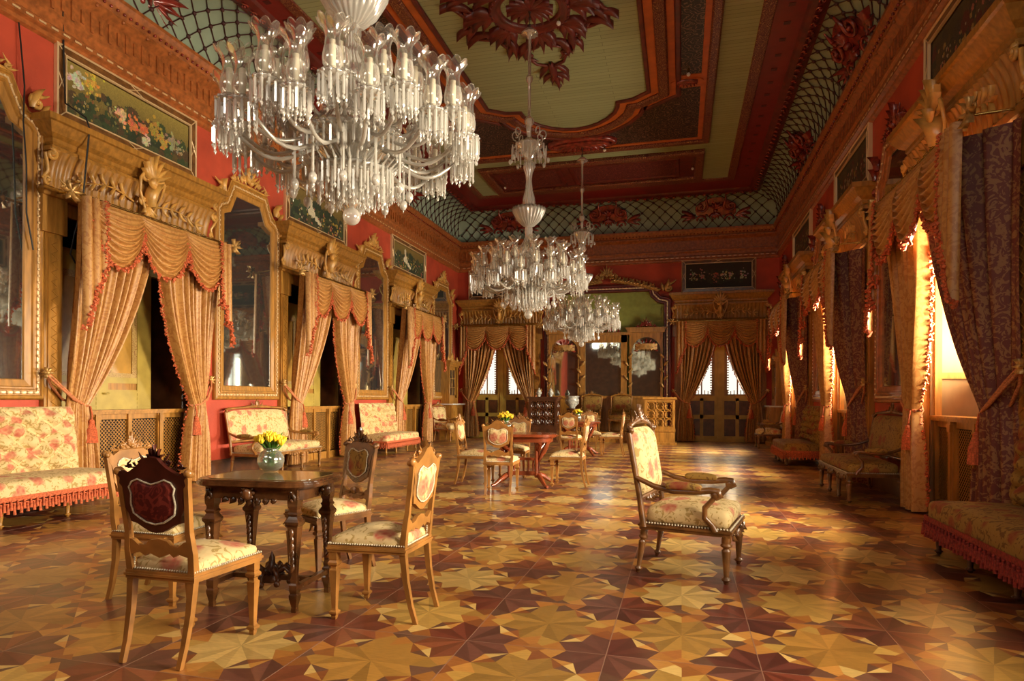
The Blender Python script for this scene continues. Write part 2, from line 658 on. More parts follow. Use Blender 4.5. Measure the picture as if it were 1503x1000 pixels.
def inset(poly, d):
    """offset a closed polygon (counter-clockwise) inwards"""
    n = len(poly)
    out = []
    for i in range(n):
        a, b, c = poly[i - 1], poly[i], poly[(i + 1) % n]
        e1 = Vector((b[0] - a[0], b[1] - a[1])).normalized()
        e2 = Vector((c[0] - b[0], c[1] - b[1])).normalized()
        n1 = Vector((-e1.y, e1.x))
        n2 = Vector((-e2.y, e2.x))
        m = (n1 + n2)
        m.normalize()
        k = d / max(.35, m.dot(n1))
        out.append((b[0] + m.x * k, b[1] + m.y * k))
    return out


def frame(mb, poly, prof, smooth=False, plane='xz'):
    """sweep profile [(inset, depth)] round a polygon; depth goes to -y (wall items) or -z (ceiling, plane 'xy')"""
    n = len(poly)
    loops = []
    for d, h in prof:
        p = inset(poly, d)
        if plane == 'xz':
            loops.append([(a, -h, b) for a, b in p])
        else:
            loops.append([(a, b, -h) for a, b in p])
    vs = [v for l in loops for v in l]
    fs = [(j * n + i, j * n + (i + 1) % n, (j + 1) * n + (i + 1) % n, (j + 1) * n + i) for j in range(len(prof) - 1) for i in range(n)]
    mb.add(vs, fs, smooth)
    return mb


def beads(mb, poly, step, r, y, plane='xz', nu=5, nv=3, elong=1):
    n = len(poly)
    for i in range(n):
        a, b = Vector(poly[i]), Vector(poly[(i + 1) % n])
        L = (b - a).length
        k = max(1, int(L / step))
        for q in range(k):
            p = a + (b - a) * ((q + .5) / k)
            c = (p.x, -y, p.y) if plane == 'xz' else (p.x, p.y, -y)
            mb.ball(c, r, nu, nv)
    return mb

# ================================================================== SETTING
# ---------------------------------------------------------------- parquet floor
def parquet():
    mb = MB()
    mb.c = []
    light = [(.42, .235, .05), (.50, .30, .07), (.34, .18, .038), (.40, .20, .04), (.58, .38, .12)]
    dark = [(.105, .024, .013), (.075, .020, .014), (.15, .042, .018), (.10, .036, .024)]
    mid = [(.30, .105, .025), (.38, .15, .03), (.24, .075, .022), (.46, .21, .045), (.13, .06, .035)]
    sx, sy = .716, .733
    r = .275
    Rr = .3827

    def poly(pts, c, ox, oy):
        k = R.uniform(.82, 1.15)
        mb.add([(ox + p[0] * sx, oy + p[1] * sy, 0) for p in pts], [tuple(range(len(pts)))])
        mb.c.append(tuple(x * k for x in c))

    def rot(p, q):
        for _ in range(q):
            p = (-p[1], p[0])
        return p
    for i in range(-11, 7):
        for j in range(-7, 26):
            ox, oy = -.351 + sx * (i + .5), 3.18 + sy * (j + .5)
            if ox < XL - 1.2 or ox > XR + 1.2 or oy > YF + .8 or oy < YN - .6:
                continue
            cl = R.choice(light)
            # light rosette: sixteen wedges
            for k in range(8):
                a = PI / 8 + k * PI / 4
                P = (Rr * cos(a), Rr * sin(a))
                n1 = (r * cos(a - PI / 8), r * sin(a - PI / 8))
                n2 = (r * cos(a + PI / 8), r * sin(a + PI / 8))
                poly([(0, 0), n1, P], tuple(x * .80 for x in cl), ox, oy)
                poly([(0, 0), P, n2], cl, ox, oy)
            cdk = R.choice(dark)
            for q in range(4):
                # quarter of the dark rosette in this corner
                for k in range(2):
                    a = PI + PI / 8 + k * PI / 4
                    P = (.5 + Rr * cos(a), .5 + Rr * sin(a))
                    n1 = (.5 + r * cos(a - PI / 8), .5 + r * sin(a - PI / 8))
                    n2 = (.5 + r * cos(a + PI / 8), .5 + r * sin(a + PI / 8))
                    poly([rot(p, q) for p in ((.5, .5), n1, P)], cdk, ox, oy)
                    poly([rot(p, q) for p in ((.5, .5), P, n2)], tuple(x * 1.5 for x in cdk), ox, oy)
                # rhomb between light and dark rosette: two squares
                A, B = (Rr * cos(PI / 8), Rr * sin(PI / 8)), (Rr * sin(PI / 8), Rr * cos(PI / 8))
                n1 = (r * .7071, r * .7071)
                n2 = (.5 - r * .7071, .5 - r * .7071)
                m_ = ((A[0] + B[0]) / 2, (A[1] + B[1]) / 2)
                poly([rot(p, q) for p in (n1, A, m_)], mid[4], ox, oy)
                poly([rot(p, q) for p in (n1, m_, B)], mid[2], ox, oy)
                poly([rot(p, q) for p in (m_, A, n2)], light[4], ox, oy)
                poly([rot(p, q) for p in (m_, n2, B)], mid[3], ox, oy)
                # half of the star at the middle of this edge
                D = .085
                c = (.5, 0)
                up, lf = (.5, .5 - r), (r, 0)
                A2 = (A[0], -A[1])
                dn = (.5, -.5 + r)
                poly([rot(p, q) for p in ((.5 - D, 0), (.5, D), (.5, -D))], R.choice(mid), ox, oy)
                cm = R.choice(mid)
                poly([rot(p, q) for p in ((.5, D), (.46, .11), A, up)], light[1], ox, oy) if False else None
                mA = (.5 - D * .5, D * .5)
                poly([rot(p, q) for p in ((.5, D), up, A, mA)], R.choice(mid), ox, oy)
                poly([rot(p, q) for p in (mA, A, lf, (.5 - D, 0))], R.choice(light), ox, oy)
                mB = (mA[0], -mA[1])
                poly([rot(p, q) for p in ((.5, -D), mB, A2, dn)], R.choice(mid), ox, oy)
                poly([rot(p, q) for p in (mB, (.5 - D, 0), lf, A2)], cm, ox, oy)
    return mb


fl = parquet().build('floor', 'floor')
recalc(fl)
if fl.data.polygons[0].normal.z < 0:
    fl.data.flip_normals()
fl['kind'] = 'structure'
MB().box(XL - 1.3, XR + 1.3, YN - .6, YF + 1.0, -.12, -.012).build('subfloor', 'dark_wood', fl)
# pale joints between the parquet tiles
jm = MB()
for i in range(-9, 6):
    x = -.351 + .716 * i
    if XL < x < XR:
        jm.box(x - .0022, x + .0022, YN, YF, -.001, .0006)
for j in range(-6, 24):
    y = 3.18 + .733 * j
    if YN < y < YF:
        jm.box(XL, XR, y - .002, y + .002, -.001, .0005)
M['joint'] = basic('parquet_joint', (.28, .15, .10), .3)
jm.build('joint_lines', 'joint', fl)


# ---------------------------------------------------------------- walls
def long_wall(name, x0, x1, BAY):
    mb = MB()
    ys = [YN - .3] + [v for b in BAY for v in (b - 1.08, b + 1.08)] + [YF + .6]
    for k in range(0, len(ys), 2):
        mb.box(x0, x1, ys[k], ys[k + 1], 0, 3.5)
    mb.box(x0, x1, YN - .3, YF + .6, 3.5, 6.5)
    mb.build(name, 'wall', kind='structure')


long_wall('wall_left', XL - .8, XL, BAYL)
long_wall('wall_right', XR, XR + .8, BAY)
mb = MB()
DX = [-5.64, 1.1]
xs = [XL, DX[0] - 1.0, DX[0] + 1.0, DX[1] - 1.0, DX[1] + 1.0, XR]
for k in range(0, 6, 2):
    mb.box(xs[k], xs[k + 1], YF, YF + .5, 0, 3.5)
mb.box(XL, XR, YF, YF + .5, 3.5, 6.5)
mb.build('wall_far', 'wall', kind='structure')
mb = MB()
mb.box(XL - .8, XR + .8, YN - .3, YN, 0, 4.5)
mb.box(XL - .8, XR + .8, YN - .3, YN, 5.4, 6.5)
for x0, x1 in ((XL - .8, -5.5), (-2.9, -1.0), (1.6, XR + .8)):  # gaps left here are invented, for the two fill lights
    mb.box(x0, x1, YN - .3, YN, 4.5, 5.4)
mb.build('wall_near', 'dark_wood', kind='structure')

# ---------------------------------------------------------------- cornice
RECT = [(XL, YN), (XR, YN), (XR, YF), (XL, YF)]
tr = struct('trim_1', label='carved red-brown cornice with fluted frieze running round the room')
mb = MB()
frame(mb, RECT, [(d, -z) for d, z in [(0, 5.40), (.05, 5.42), (.05, 5.47), (.10, 5.49), (.10, 5.55), (.06, 5.58), (.06, 5.66), (.09, 5.69), (.09, 5.73),
                                      (.05, 5.75), (.05, 6.03), (.09, 6.06), (.14, 6.10), (.14, 6.14), (.10, 6.17), (.16, 6.24), (.20, 6.30), (.20, 6.35), (.06, 6.36)]], plane='xy')
recalc(mb.build('moulding', 'cornice', tr))
mb = MB()
IR = inset(RECT, .105)
for i in range(4):
    a, b = Vector(IR[i]), Vector(IR[(i + 1) % 4])
    if i == 0:
        continue
    d = (b - a).normalized()
    nrm = Vector((-d.y, d.x))
    L = (b - a).length
    for q in range(int(L / .15)):
        p = a + d * (q * .15 + .04)
        p2 = p + d * .085
        vs = []
        for z in (5.505, 5.525):
            for P in (p, p2):
                for k in (0, .008):
                    vs.append((P.x + nrm.x * k, P.y + nrm.y * k, z))
        mb.add(vs, [(0, 1, 3, 2), (4, 6, 7, 5), (1, 5, 7, 3), (0, 4, 5, 1), (2, 3, 7, 6)])
mb.build('bead_dashes', 'bead', tr)
mb = MB()
IR = inset(RECT, .05)
for i in (1, 2, 3):
    a, b = Vector(IR[i]), Vector(IR[(i + 1) % 4])
    d = (b - a).normalized()
    nrm = Vector((-d.y, d.x))
    L = (b - a).length
    rz = math.atan2(d.y, d.x)
    for q in range(int(L / .13)):
        p = a + d * (q * .13 + .06)
        mb.T = lambda v, p=p, d=d, nrm=nrm: (p.x + d.x * v[0] + nrm.x * v[1], p.y + d.y * v[0] + nrm.y * v[1], v[2])
        hh = .12 if q % 2 else .08
        mb.box(-.020, .020, -.01, .022, 5.89 - hh, 5.89 + hh)
        if q % 3 == 0:
            mb.ball((0, .09, 6.10), .028, 5, 3)
    mb.T = None
mb.build('frieze_flutes', 'cornice', tr)
mb = MB()
beads(mb, inset(RECT, .15), .10, .022, -6.205, 'xy')
mb.build('bead_row', 'giltr', tr)

# ---------------------------------------------------------------- cove with rope net
cv = struct('trim_2', label='sage green cove with a knotted net and red scrolled cartouches')


def cove(t):
    return .06 + .60 * (1 - cos(t * PI / 2)) ** 1.15, 6.355 + .87 * sin(t * PI / 2)


mb = MB()
frame(mb, RECT, [(cove(t / 10)[0], -cove(t / 10)[1]) for t in range(11)], True, 'xy')
recalc(mb.build('cove_surface', 'netgreen', cv))
mb = MB()
kn = MB()
rows = 7
for i in (1, 2, 3):
    a, b = Vector(RECT[i]), Vector(RECT[(i + 1) % 4])
    d = (b - a).normalized()
    nrm = Vector((-d.y, d.x))
    L = (b - a).length
    ns = int(L / .34)
    st = L / ns

    def node(s_, j):
        t = (j + .3) / (rows + .3)
        dd, z = cove(min(1, t))
        return s_, dd + .012, z - .012
    for j in range(rows + 1):
        for q in range(ns + 1):
            s_ = (q + .5 * (j % 2)) * st
            s0, dd, z = node(s_, j)
            if s_ < dd or s_ > L - dd:
                continue
            P = a + d * s_ + nrm * dd
            kn.ball((P.x, P.y, z), .036, 6, 4)
            if j < rows:
                for e in (-.5, .5):
                    s2 = s_ + e * st
                    _, d2, z2 = node(s2, j + 1)
                    if s2 < d2 or s2 > L - d2:
                        continue
                    Q = a + d * s2 + nrm * d2
                    mb.tube([(P.x, P.y, z), (Q.x, Q.y, z2)], .011, 3, caps=False)
mb.build('net_cords', 'net', cv)
kn.build('net_knots', 'net', cv)
# cartouche
mb = MB()
pl = []
for k in range(24):
    a = 2 * PI * k / 24
    rr = .34 * (1 + .12 * cos(2 * a) + .10 * cos(4 * a + .6) * (1 if sin(a) < 0 else .4))
    pl.append((rr * cos(a) * 1.05, rr * sin(a)))
mb.prism(pl, -.07, .02)
for sg in (-1, 1):
    mb.scroll(sg * .30, .10, .15, PI / 2 + sg * .9, sg, .022, -.07, 1.2, 1.3)
    mb.scroll(sg * .30, -.22, .13, -PI / 2 - sg * .6, -sg, .020, -.07, 1.2, 1.6)
    for q in range(4):
        mb.petal(sg * .40, -.16, PI / 2 - sg * (1.0 + q * .38), .34 - .03 * q, .10, -.02, .6)
    mb.scroll(sg * .52, -.30, .08, PI - PI * (sg > 0), -sg, .018, -.02, 1, 1.5)
for k in range(-2, 3):
    mb.petal(0, .04, PI / 2 + k * .5, .17, .07, -.07, .6)
    mb.petal(0, -.06, -PI / 2 + k * .5, .15, .07, -.07, .6)
mb.ball((0, -.1, 0), .05)
for k in range(7):
    mb.ball((.22 * cos(k * .9), -.085, .22 * sin(k * .9)), .02, 5, 3)
car = mb.build('cartouche', 'giltr', cv)
cdz = cove(.42)
first = True
spots = [(x, YF - cdz[0] + .02, 0) for x in (-5.35, -2.2, .95)] + [(XR - cdz[0] + .02, y, -PI / 2) for y in (2.3, 6.8, 11.2, 15.6)] + \
        [(XL + cdz[0] - .02, y, PI / 2) for y in (2.3, 6.8, 11.2, 15.6)]
for x, y, rz in spots:
    o = car if first else car.copy()
    if not first:
        col.objects.link(o)
    first = False
    o.location = (x, y, cdz[1] + .02)
    o.rotation_euler = (math.radians(38), 0, rz)
    o.scale = (1.4, 1.3, 1.25)

# ---------------------------------------------------------------- ceiling
ce = struct('ceiling', label='green boarded ceiling with oxblood and orange framed panels')
MB().box(XL, XR, YN, YF, CZ, CZ + .1).build('ceiling_ground', 'redflat', ce)
RB = inset(RECT, .66)
mb = MB()
frame(mb, RB, [(-.04, -7.20), (.0, -7.19), (.06, -7.17), (.14, -7.17), (.22, -7.21), (.26, -7.25)], plane='xy')
recalc(mb.build('scroll_band', 'mahog', ce))
mb = MB()
IR = inset(RB, .10)
for i in (1, 2, 3):
    a, b = Vector(IR[i]), Vector(IR[(i + 1) % 4])
    d = (b - a).normalized()
    nrm = Vector((-d.y, d.x))
    for q in range(int((b - a).length / .21)):
        p = a + d * (q * .21 + .1)
        mb.T = lambda v, p=p, d=d, nrm=nrm: (p.x + d.x * v[0] + nrm.x * v[2], p.y + d.y * v[0] + nrm.y * v[2], 7.165 + v[1])
        mb.scroll(0, 0, .05, .5, 1, .012, 0, .8, 1.0, 4)
        mb.ball((.03, -.02, -.03), .022, 5, 3)
mb.T = None
mb.build('running_scrolls', 'giltr', ce)
GX0, GX1, GY0, GY1 = -5.67, 1.17, .85, 18.25
G = [(GX0, GY0), (GX1, GY0), (GX1, GY1), (GX0, GY1)]


def band(poly, d0, d1, z, mat, name, bev=.015):
    m_ = MB()
    frame(m_, poly, [(d0, -(CZ + .01)), (d0, -(z + bev)), (d0 + bev, -z), (d1 - bev, -z), (d1, -(z + bev)), (d1, -(CZ + .01))], plane='xy')
    return recalc(m_.build(name, mat, ce))


band(G, -.20, 0, 7.205, 'goldpat', 'stencilled_border')
mb = MB()
for k in range(34):
    for x in (1.6, -6.1):
        mb.box(x - .05, x + .05, 1 + k * .5, 1.09 + k * .5, 7.244, 7.252)
mb.build('painted_studs', 'mahogd', ce)
MB().box(GX0, GX1, GY0, GY1, 7.232, 7.245).build('green_boards', 'green', ce)
CY = 9.55
FR = [(CX - 2.85, CY - 5.95), (CX + 2.85, CY - 5.95), (CX + 2.85, CY + 5.95), (CX - 2.85, CY + 5.95)]
band(FR, 0, .17, 7.13, 'goldpat', 'outer_frame', .03)
band(FR, .17, .27, 7.185, 'orange', 'outer_orange_band', .005)
mb = MB()
mb.box(FR[0][0] + .27, FR[1][0] - .27, FR[0][1] + .27, FR[2][1] - .27, 7.205, 7.24)
mb.build('dark_panels', 'panel', ce)
q1 = [(1.6, 3.13), (1.50, 3.20), (1.30, 3.36), (.98, 3.42), (.96, 3.62), (.88, 3.88), (.72, 4.12), (.50, 4.32), (.26, 4.44), (0, 4.49)]
FLD = [(CX + a, CY + b) for a, b in q1] + [(CX - a, CY + b) for a, b in q1[-2::-1]] + [(CX - a, CY - b) for a, b in q1] + [(CX + a, CY - b) for a, b in q1[-2::-1]]
band(FLD, -.62, -.52, 7.15, 'mahog', 'inner_edge', .02)
band(FLD, -.52, -.40, 7.18, 'orange', 'inner_orange_band', .004)
band(FLD, -.40, -.20, 7.12, 'goldpat', 'inner_frame', .03)
band(FLD, -.20, -.06, 7.17, 'orange', 'field_orange_band', .004)
band(FLD, -.06, .02, 7.14, 'mahog', 'field_edge', .015)
MB().prism(FLD, 7.185, 7.24, 'z').build('field_boards', 'green', ce)
mb = MB()
for sx_ in (-1, 1):
    for dy in (-2.95, 2.95):
        mb.prism([(CX + sx_ * 2.33 + .30 * cos(2 * PI * k / 20), CY + dy + .17 * sin(2 * PI * k / 20)) for k in range(20)], 7.165, 7.21, 'z')
        mb.box(CX + sx_ * 2.33 - .26, CX + sx_ * 2.33 + .26, CY + dy - .24, CY + dy + .24, 7.185, 7.21)
mb.build('shell_grounds', 'orange', ce)


def ceilT(x0, y0, z0, rz=0, s_=1):
    c, s = cos(rz), sin(rz)
    return lambda v: (x0 + s_ * (v[0] * c - v[2] * s), y0 + s_ * (v[0] * s + v[2] * c), z0 + v[1] * s_)


mb = MB()
for sx_ in (-1, 1):
    for dy in (-2.95, 2.95):
        mb.T = ceilT(CX + sx_ * 2.33, CY + dy, 7.16, 0 if dy > 0 else PI)
        for k in range(-4, 5):
            mb.petal(0, -.12, PI / 2 + k * .36, .24 - abs(k) * .012, .06)
for dy, rz in ((5.33, 0), (-5.33, PI)):
    mb.T = ceilT(CX, CY + dy, 7.14, rz)
    for k in range(-7, 8):
        mb.petal(0, -.16, PI / 2 + k * .21, .30 + abs(k) * .05, .10)
    mb.T = None
    frame(mb, [(CX + .78 * cos(2 * PI * k / 28), CY + dy + .33 * sin(2 * PI * k / 28)) for k in range(28)],
          [(-.03, -7.2), (-.02, -7.12), (.04, -7.10), (.08, -7.14), (.08, -7.2)], True, 'xy')
mb.T = None
mb.build('shells', 'giltr', ce)
# rosette over the middle chandelier
mb = MB()
frame(mb, [(CX + .63 * cos(2 * PI * k / 36), CY + .63 * sin(2 * PI * k / 36)) for k in range(36)],
      [(0, -7.19), (.01, -7.12), (.05, -7.10), (.10, -7.12), (.13, -7.15), (.15, -7.12), (.18, -7.14), (.19, -7.19)], True, 'xy')
beads(mb, [(CX + .60 * cos(2 * PI * k / 36), CY + .60 * sin(2 * PI * k / 36)) for k in range(36)], .1, .02, -7.10, 'xy')
mb.T = ceilT(CX, CY, 7.185)
for k in range(16):
    mb.petal(0, 0, k * PI / 8, .36, .13, 0, .3)
for k in range(8):
    a = k * PI / 4
    mb.T = ceilT(CX, CY, 7.185, a)
    main = (k % 4 == 0)
    for q in range(-2, 3):
        mb.petal(0, .60, PI / 2 + q * .42, .46 - abs(q) * .06, .17, 0, .4)
    for sg in (-1, 1):
        mb.scroll(sg * .16, .95, .11, PI / 2, sg, .028, 0, 1.1, 1.5)
        mb.petal(sg * .2, .9, PI / 2 - sg * .8, .38, .16)
        mb.petal(sg * .3, 1.02, PI / 2 - sg * .3, .30, .14)
        if main:
            mb.scroll(sg * .30, 1.32, .10, PI / 2, -sg, .024, 0, 1.1, 1.2)
            mb.tube([(sg * .40, -.02, 1.1), (sg * .30, -.02, 1.45), (sg * .24, -.02, 1.62), (0, -.02, 1.75)], .03, 5)
            mb.petal(sg * .05, 1.7, PI / 2 - sg * .7, .34, .13)
            mb.petal(sg * .04, 2.0, PI / 2 - sg * .9, .26, .12)
            mb.petal(sg * .04, 2.1, PI / 2 - sg * .3, .22, .10)
    if main:
        mb.petal(0, 1.6, PI / 2, .5, .16)
        mb.petal(0, 2.0, PI / 2, .5, .12)
        mb.ball((0, 0, 2.5), .05)
mb.T = None
mb.build('rosette', 'mahog', ce)
# end panels
for y0 in (16.05, 1.05):
    PR = [(-5.15, y0), (.52, y0), (.52, y0 + 2.02), (-5.15, y0 + 2.02)]
    band(PR, 0, .22, 7.13, 'goldpat', 'end_panel_frame', .03)
    MB().box(-4.95, .32, y0 + .2, y0 + 1.82, 7.20, 7.24).build('end_panel_ground', 'mahog', ce)
    for x0, x1 in ((-4.75, -3.15), (-2.75, -.15)):
        q = [(x0, y0 + .42), (x1, y0 + .42), (x1, y0 + 1.60), (x0, y0 + 1.60)]
        band(q, -.08, .04, 7.16, 'mahog', 'end_panel_moulding', .02)
        MB().box(x0, x1, y0 + .42, y0 + 1.60, 7.185, 7.21).build('end_panel_field', 'panelr', ce)


# ---------------------------------------------------------------- door and window bays
def capmould(mb, prof, x0, x1):
    """profile [(proj, z)] wrapped round the front and both ends of a shelf against the wall (y=0)"""
    vs = []
    for d, z in prof:
        vs += [(x0 - d, 0, z), (x0 - d, -.10 - d, z), (x1 + d, -.10 - d, z), (x1 + d, 0, z)]
    fs = []
    for j in range(len(prof) - 1):
        for k in range(3):
            fs.append((j * 4 + k, j * 4 + k + 1, j * 4 + k + 5, j * 4 + k + 4))
    mb.add(vs, fs)
    e = (len(prof) - 1) * 4
    mb.add(vs[e:], [(0, 1, 2, 3)])
    mb.add(vs[:4], [(3, 2, 1, 0)])


PROTO = {}


def share(key, fn, name, mat, parent, label=None):
    """mesh built once, linked many times"""
    if key not in PROTO:
        o = fn().build(name, mat, parent)
        recalc(o)
        PROTO[key] = o.data
    else:
        o = bpy.data.objects.new(name, PROTO[key])
        col.objects.link(o)
        o.parent = parent
    if label:
        o['label'] = label
    return o


def m_casing():
    mb = MB()
    for s in (-1, 1):
        mb.box(*sorted((s * 1.08, s * 1.30)), -.07, 0, 0, 3.58)
        mb.box(*sorted((s * 1.115, s * 1.265)), -.085, -.07, .35, 3.1)
        mb.box(*sorted((s * 1.06, s * 1.33)), -.095, 0, 0, .25)
        mb.box(*sorted((s * 1.05, s * 1.36)), -.11, 0, 3.15, 3.58)
        for k in range(24):
            z = .5 + k * .107
            mb.tube([(s * 1.15, -.088, z), (s * 1.23, -.088, z + .053), (s * 1.15, -.088, z + .107)], .006, 4, caps=False)
    mb.box(-1.08, 1.08, -.05, 0, 3.40, 3.58)
    return mb


def m_pediment():
    mb = MB()
    capmould(mb, [(.0, 3.56), (.04, 3.57), (.06, 3.62), (.03, 3.66), (.0, 3.68)], -1.33, 1.33)

    def fr(u, v):
        x = -1.30 + 2.6 * u
        y = -.09 - .12 * v ** 2.2 - .028 * abs(sin(PI * u * 26))
        return (x, y, 3.68 + .40 * v)
    mb.grid(fr, 156, 5)
    mb.box(-1.30, 1.30, -.08, 0, 3.66, 4.1)
    capmould(mb, [(.06, 4.07), (.10, 4.08), (.10, 4.13), (.06, 4.15), (.09, 4.18), (.09, 4.22), (.15, 4.26), (.20, 4.33), (.22, 4.36), (.25, 4.37), (.25, 4.44), (.22, 4.45)], -1.22, 1.22)
    return mb


def m_pedcarve():
    mb = MB()
    for s in (-1, 1):
        # console scrolls
        mb.scroll(s * 1.33, 4.02, .07, PI / 2 + s * .2, s, .020, -.18, 1.1, .2)
        mb.scroll(s * 1.32, 3.74, .05, -PI / 2, s, .016, -.12, 1.1, .2)
        mb.tube([(s * 1.40, -.19, 4.02), (s * 1.36, -.17, 3.92), (s * 1.32, -.14, 3.84), (s * 1.37, -.12, 3.74)], .022, 5)
        # laurel sprays
        pts = [(s * (.16 + .15 * k), -.17 - .006 * k, 3.80 + .10 * sin(k * .55 + .3)) for k in range(6)]
        mb.tube(pts, [.014 - .0015 * k for k in range(6)], 5)
        for k, p in enumerate(pts[1:]):
            for q in (-1, 1):
                mb.petal(p[0], p[2], (0 if s > 0 else PI) + q * s * .9, .14, .045, p[1], .5)
        mb.petal(pts[-1][0], pts[-1][2], (0 if s > 0 else PI), .14, .05, pts[-1][1], .5)
        # centre cartouche
        mb.scroll(s * .12, 4.17, .085, PI / 2 + s * .4, s, .020, -.30, 1.1, 1.1)
        mb.scroll(s * .09, 3.86, .06, -PI / 2 - s * .5, s, .017, -.24, 1.1, 1.3)
        mb.tube([(s * .02, -.26, 3.62), (s * .07, -.27, 3.74), (s * .17, -.29, 3.95), (s * .2, -.33, 4.12), (s * .12, -.34, 4.26)], [.012, .016, .02, .02, .01], 5)
    for k in range(-3, 4):
        mb.petal(0, 4.12, PI / 2 + k * .34, .34 - abs(k) * .035, .08, -.33, .5)
        if abs(k) < 3:
            mb.petal(0, 4.02, PI / 2 + k * .5, .14, .07, -.36, .5)
            mb.petal(0, 3.80, -PI / 2 + k * .4, .16, .05, -.25, .5)
    mb.petal(0, 3.78, PI / 2, .3, .14, -.26, .7)
    return mb


def m_reveal(depth):
    def f():
        mb = MB()
        for s in (-1, 1):
            mb.box(*sorted((s * 1.055, s * 1.082)), 0, depth, 0, 3.5)
        mb.box(-1.08, 1.08, 0, depth, 3.47, 3.5)
        return mb
    return f


def m_reveal_trim(depth):
    def f():
        mb = MB()
        for s in (-1, 1):
            for y in (.04, depth - .12):
                mb.box(*sorted((s * 1.035, s * 1.056)), y, y + .07, 0, 3.47)
            mb.box(*sorted((s * 1.035, s * 1.056)), .11, depth - .12, 1.5, 1.57)
            mb.box(*sorted((s * 1.035, s * 1.056)), .11, depth - .12, 2.95, 3.02)
        return mb
    return f


def m_radiator():
    mb = MB()
    W = 1.03
    mb.box(-W, W, .0, .24, 1.03, 1.07)
    mb.box(-W - .01, W + .01, -.015, .25, 1.06, 1.085)
    mb.box(-W, W, .04, .24, .0, .14)
    mb.box(-W, W, .05, .08, .96, 1.03)
    for x in (-W, -.52, 0, .52, W):
        hw = .045 if x else .03
        mb.box(max(-W, x - hw), min(W, x + hw), .025, .08, .0, 1.03)
    for x in (-.52, .52):
        mb.box(x - .03, x + .03, .0, .04, 0, 1.03)
        mb.box(x - .04, x + .04, -.01, .04, .92, 1.0)
    mb.box(-W, -W + .02, .05, .24, 0, 1.03)
    mb.box(W - .02, W, .05, .24, 0, 1.03)
    return mb


def m_lattice():
    mb = MB()
    for x0, x1 in ((-.985, -.565), (-.475, -.03), (.03, .475), (.565, .985)):
        z0, z1 = .16, .95
        st = .052
        h = z1 - z0
        n = int((x1 - x0 + h) / st) + 1
        for k in range(n):
            for sg in (1, -1):
                # line x = c + sg*(z-z0)
                c = x0 - h + k * st if sg > 0 else x0 + k * st
                za, zb = z0, z1
                xa, xb = c, c + sg * h
                if sg > 0:
                    if xa < x0: za, xa = z0 + (x0 - c), x0
                    if xb > x1: zb, xb = z0 + (x1 - c), x1
                else:
                    if xa > x1: za, xa = z0 + (c - x1), x1
                    if xb < x0: zb, xb = z0 + (c - x0), x0
                if zb - za < .01:
                    continue
                y = .062 if sg > 0 else .066
                t = .0075
                mb.add([(xa - t, y, za), (xa + t, y, za), (xb + t, y, zb), (xb - t, y, zb)], [(0, 1, 2, 3)])
    return mb


def m_radback():
    return MB().box(-1.0, 1.0, .19, .22, .05, 1.0)


def m_winframe():
    mb = MB()
    y0, y1 = .66, .74
    for x0, x1 in ((-1.08, -.96), (-.06, .06), (.96, 1.08)):
        mb.box(x0, x1, y0, y1, 0, 3.5)
    for z0, z1 in ((0, 1.1), (3.3, 3.5), (2.65, 2.75)):
        mb.box(-1.08, 1.08, y0, y1, z0, z1)
    for x in (-.5, .5):
        mb.box(x - .02, x + .02, y0 + .01, y1, 1.1, 3.3)
    for z in (1.62, 2.14):
        mb.box(-1.0, 1.0, y0 + .01, y1, z - .018, z + .018)
    return mb


def m_pane():
    return MB().box(-1.0, 1.0, .75, .76, 1.05, 3.35)


def m_shutter():
    """inner door leaf with stile-and-rail frame"""
    mb = MB()
    Y0, Y1 = .27, .33
    for x0, x1 in ((-1.05, -.96), (-.30, -.12), (.36, .46)):
        mb.box(x0, x1, Y0, Y1, 0, 3.0)
    for z0, z1 in ((0, .2), (1.05, 1.35), (2.85, 3.0), (1.44, 1.52)):
        mb.box(-1.0, .40, Y0 + .005, Y1 - .005, z0, z1)
    mb.box(.46, .60, Y0, .78, 0, 3.0)
    mb.box(-1.05, 1.05, Y0 + .02, Y1 + .05, 3.0, 3.12)
    mb.tube([(-.20, Y0, 1.30), (-.20, Y0 - .04, 1.30), (-.14, Y0 - .04, 1.30)], .012, 6)
    for k in range(5):
        mb.box(-.96, -.30, Y0 + .0, Y1, 1.07 + .06 * k, 1.09 + .06 * k)
        mb.box(-.12, .36, Y0 + .0, Y1, 1.07 + .06 * k, 1.09 + .06 * k)
    return mb


